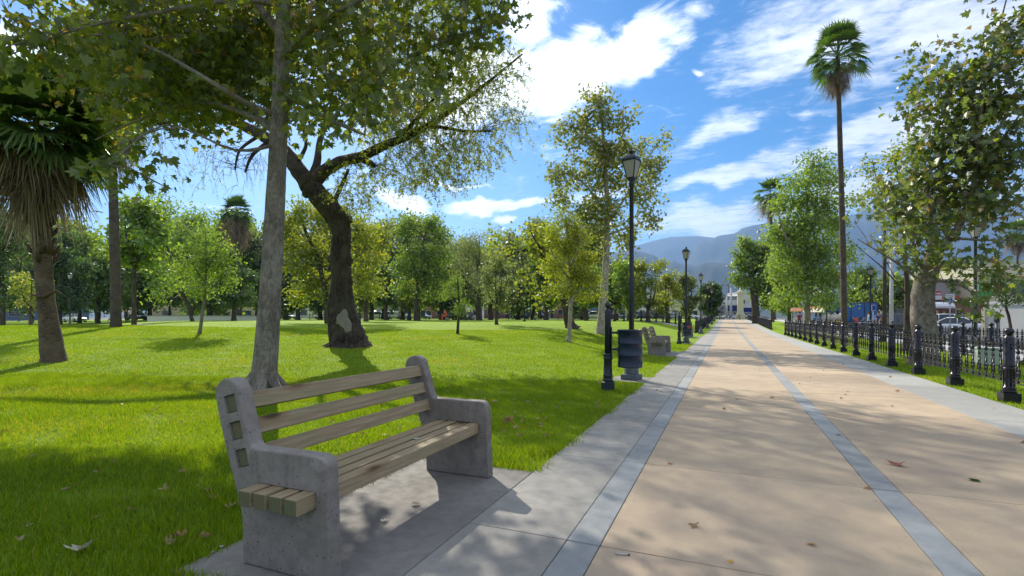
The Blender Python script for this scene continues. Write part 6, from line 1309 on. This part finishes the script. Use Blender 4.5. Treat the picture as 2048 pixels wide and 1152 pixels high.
for (px, py, s, kind, mt, lab, nm, ct) in [(1795, 930, .13, 'lobed', 'leaf_rust', 'curled rust brown plane leaf right of the right grey strip', 'fallen_leaf', 'leaf'), (1950, 963, .11, 'oval', 'leaf_wet_green', 'single flat green leaf on the right hand tan paving', 'fallen_leaf', 'leaf'), (1623, 1091, .06, 'oval', 'leaf_orange', 'bright orange oval leaf on the middle tan paving', 'fallen_leaf', 'leaf'),
        (1340, 929, .05, 'lobed', 'leaf_rust', 'small rust leaf just right of the left grey strip', 'fallen_leaf', 'leaf'), (1461, 1125, .045, 'oval', 'leaf_orange', 'short orange leaf scrap near the bottom joint of the middle paving', 'fallen_leaf', 'leaf'), (832, 1011, .07, 'oval', 'leaf_pale', 'tan leaf under the near bench seat', 'fallen_leaf', 'leaf'), (165, 1106, .125, 'lobed', 'leaf_pale', 'large pale pointed plane leaf standing in the foreground grass', 'fallen_leaf', 'leaf'),
        (350, 1079, .09, 'lobed', 'leaf_rust', 'crumpled pinkish brown leaf in the grass left of the bench', 'fallen_leaf', 'leaf'), (1013, 844, .13, 'lobed', 'leaf_rust', 'large brown leaf on the grass right of the bench end', 'fallen_leaf', 'leaf'), (771, 1043, .05, 'lobed', 'paper', 'crumpled white paper scrap under the near bench', 'paper_scrap', 'litter'), (422, 1109, .03, 'lobed', 'paper', 'tiny white foil scrap at the pad corner', 'paper_scrap', 'litter'), (442, 1095, .028, 'lobed', 'paper', 'tiny white scrap on the soil edge beside the bench', 'paper_scrap', 'litter')]:
    q, D = G(px, py); fallen(q, s, leaf_mesh(kind, int(px), M[mt], 1.), lab, None, nm, ct, .02 if q.x < -2.7 or (q.x < -1.5 and q.y > 4) else .003)
q, D = G(1244, 1111); o = thing('cigarette_end', 'white cigarette end on the paving right of the left strip', 'litter', q, None, .2); m_ = MB(); m_.tube([(-.035, 0, .005), (.03, 0, .005)], .0042, 7); link('paper_tube', m_.mesh('paper_tube', M['paper']), o); m_ = MB(); m_.tube([(.03, 0, .005), (.042, .001, .005)], .0040, 7); link('ash', m_.mesh('ash', M['joint']), o)
q = onb = Vector((-2.06, 2.95, .4405)); o = link('paper_scrap', leaf_mesh('oval', 5, M['paper'], .06)); o.location = (-2.03, 3.05, .4405); o.rotation_euler = (0, 0, 1.2); tag(o, 'small white paper scrap lying on the bench seat', 'litter')
# ------------------------------------------------------------------ grass
def blades(n, sampler, h, w, lean=.5, simple=False):
    X, Y, Z = sampler(n); n = len(X); az = rng.uniform(0, 2 * np.pi, n); hh = rng.uniform(h[0], h[1], n) * (1 + .35 * np.sin(X * 3.1) * np.cos(Y * 2.7)); ww = rng.uniform(w[0], w[1], n) / 2
    la = rng.uniform(0, 2 * np.pi, n); ln = np.abs(rng.normal(0, lean, n)) * hh
    bx, by = np.cos(az) * ww, np.sin(az) * ww
    c = np.stack([X, Y, Z], 1); off = np.stack([bx, by, 0 * bx], 1); mid = c + np.stack([np.cos(la) * ln * .35, np.sin(la) * ln * .35, hh * .6], 1); tip = c + np.stack([np.cos(la) * ln, np.sin(la) * ln, hh], 1)
    if simple: V = np.stack([c - off, c + off, tip], 1).reshape(-1, 3); F = np.arange(3 * n).reshape(-1, 3)
    else: V = np.stack([c - off, c + off, mid + off * .7, mid - off * .7, tip], 1).reshape(-1, 3); b = np.arange(n)[:, None] * 5; F = np.concatenate([b + np.array([[0, 1, 2]]), b + np.array([[0, 2, 3]]), b + np.array([[3, 2, 4]])], 1).reshape(-1, 3)
    patch = .5 + .5 * np.sin(X * 1.3 + 1.7 * np.sin(Y * .9)) * np.cos(Y * 1.1); t = np.clip(rng.beta(2, 2.3, n) * .8 + patch * .22 - .05, 0, 1); t = t if not simple else .5 + (t - .5) * .75; t[rng.uniform(size=n) < .03 + .5 * np.clip(np.sin(X * .83 + 1.9 * np.sin(Y * .57)) * np.sin(Y * .71 + 1.4 * np.sin(X * .39)) - .45, 0, .45)] = 1
    return V, F, (t if simple else np.repeat(t, 3))
def lawn_sampler(d0, d1, px0=-60, px1=1480):
    def f(n):
        D = np.sqrt(rng.uniform(d0 ** 2, d1 ** 2, n)); px = rng.uniform(px0, px1, n); a = (px - CX) / FPX
        X, Y = (a * CS - SN) * D, (a * SN + CS) * D; e = rng.normal(0, .02, n)
        k = (rng.uniform(size=len(X)) > .75 * np.clip(np.sin(X * 2.3 + 2 * np.sin(Y * 1.7)) * np.sin(Y * 2.9 + 1.3 * np.sin(X * 1.1)) - .45, 0, 1) * 1.8) & (X < -1.47 + e * 1.8 + .05 * np.sin(Y * 5.1) * np.sin(Y * 1.7)) & ~((X > -2.60 + e) & (Y > 1.74) & (Y < 4.0 + e)) & ~((X > -2.23) & (Y > 10.37) & (Y < 11.33)) & ~((X > -2.88) & (Y > 17.7) & (Y < 20.4))
        X, Y = X[k], Y[k]; return X, Y, np.array([gz(x, y) for x, y in zip(X, Y)]) - .012
    return f
sets = [blades(130000, lawn_sampler(1.6, 5.0), (.032, .085), (.0035, .0075), .6), blades(230000, lawn_sampler(5.0, 10.5), (.028, .062), (.006, .011), .6, True), blades(260000, lawn_sampler(10.5, 26), (.028, .05), (.012, .022), .6, True)]
def verge_sampler(n):
    Y = 6 + rng.power(.55, n) * 34; X = rng.uniform(3.87, 7.85, n); return X, Y, 0 * X - .012
sets.append(blades(80000, verge_sampler, (.03, .065), (.008, .016), .5, True))
nv = 0; Vs = []; Fs = []; Ts = []
for v, f, t_ in sets: Vs.append(v); Fs.append(f + nv); Ts.append(t_); nv += len(v)
tag(link('grass', np_mesh('grass', np.concatenate(Vs), np.concatenate(Fs), M['grass_blade'], np.concatenate(Ts))), 'short bright green mown lawn grass', 'grass', None, 'stuff')
# ------------------------------------------------------------------ haze
hz = MB(); hz.box((0, 4000, 750), (30000, 26000, 1503.2)); m, t, out = new_mat('haze'); pv = t.node('ShaderNodeVolumePrincipled'); pv.inputs['Color'].default_value = (.34, .57, 1.0, 1); pv.inputs['Density'].default_value = 1.1e-4; pv.inputs['Anisotropy'].default_value = .35
t.put(out.inputs['Volume'], pv.outputs[0]); ho = link('haze', hz.mesh('haze', m)); ho['kind'] = 'stuff'
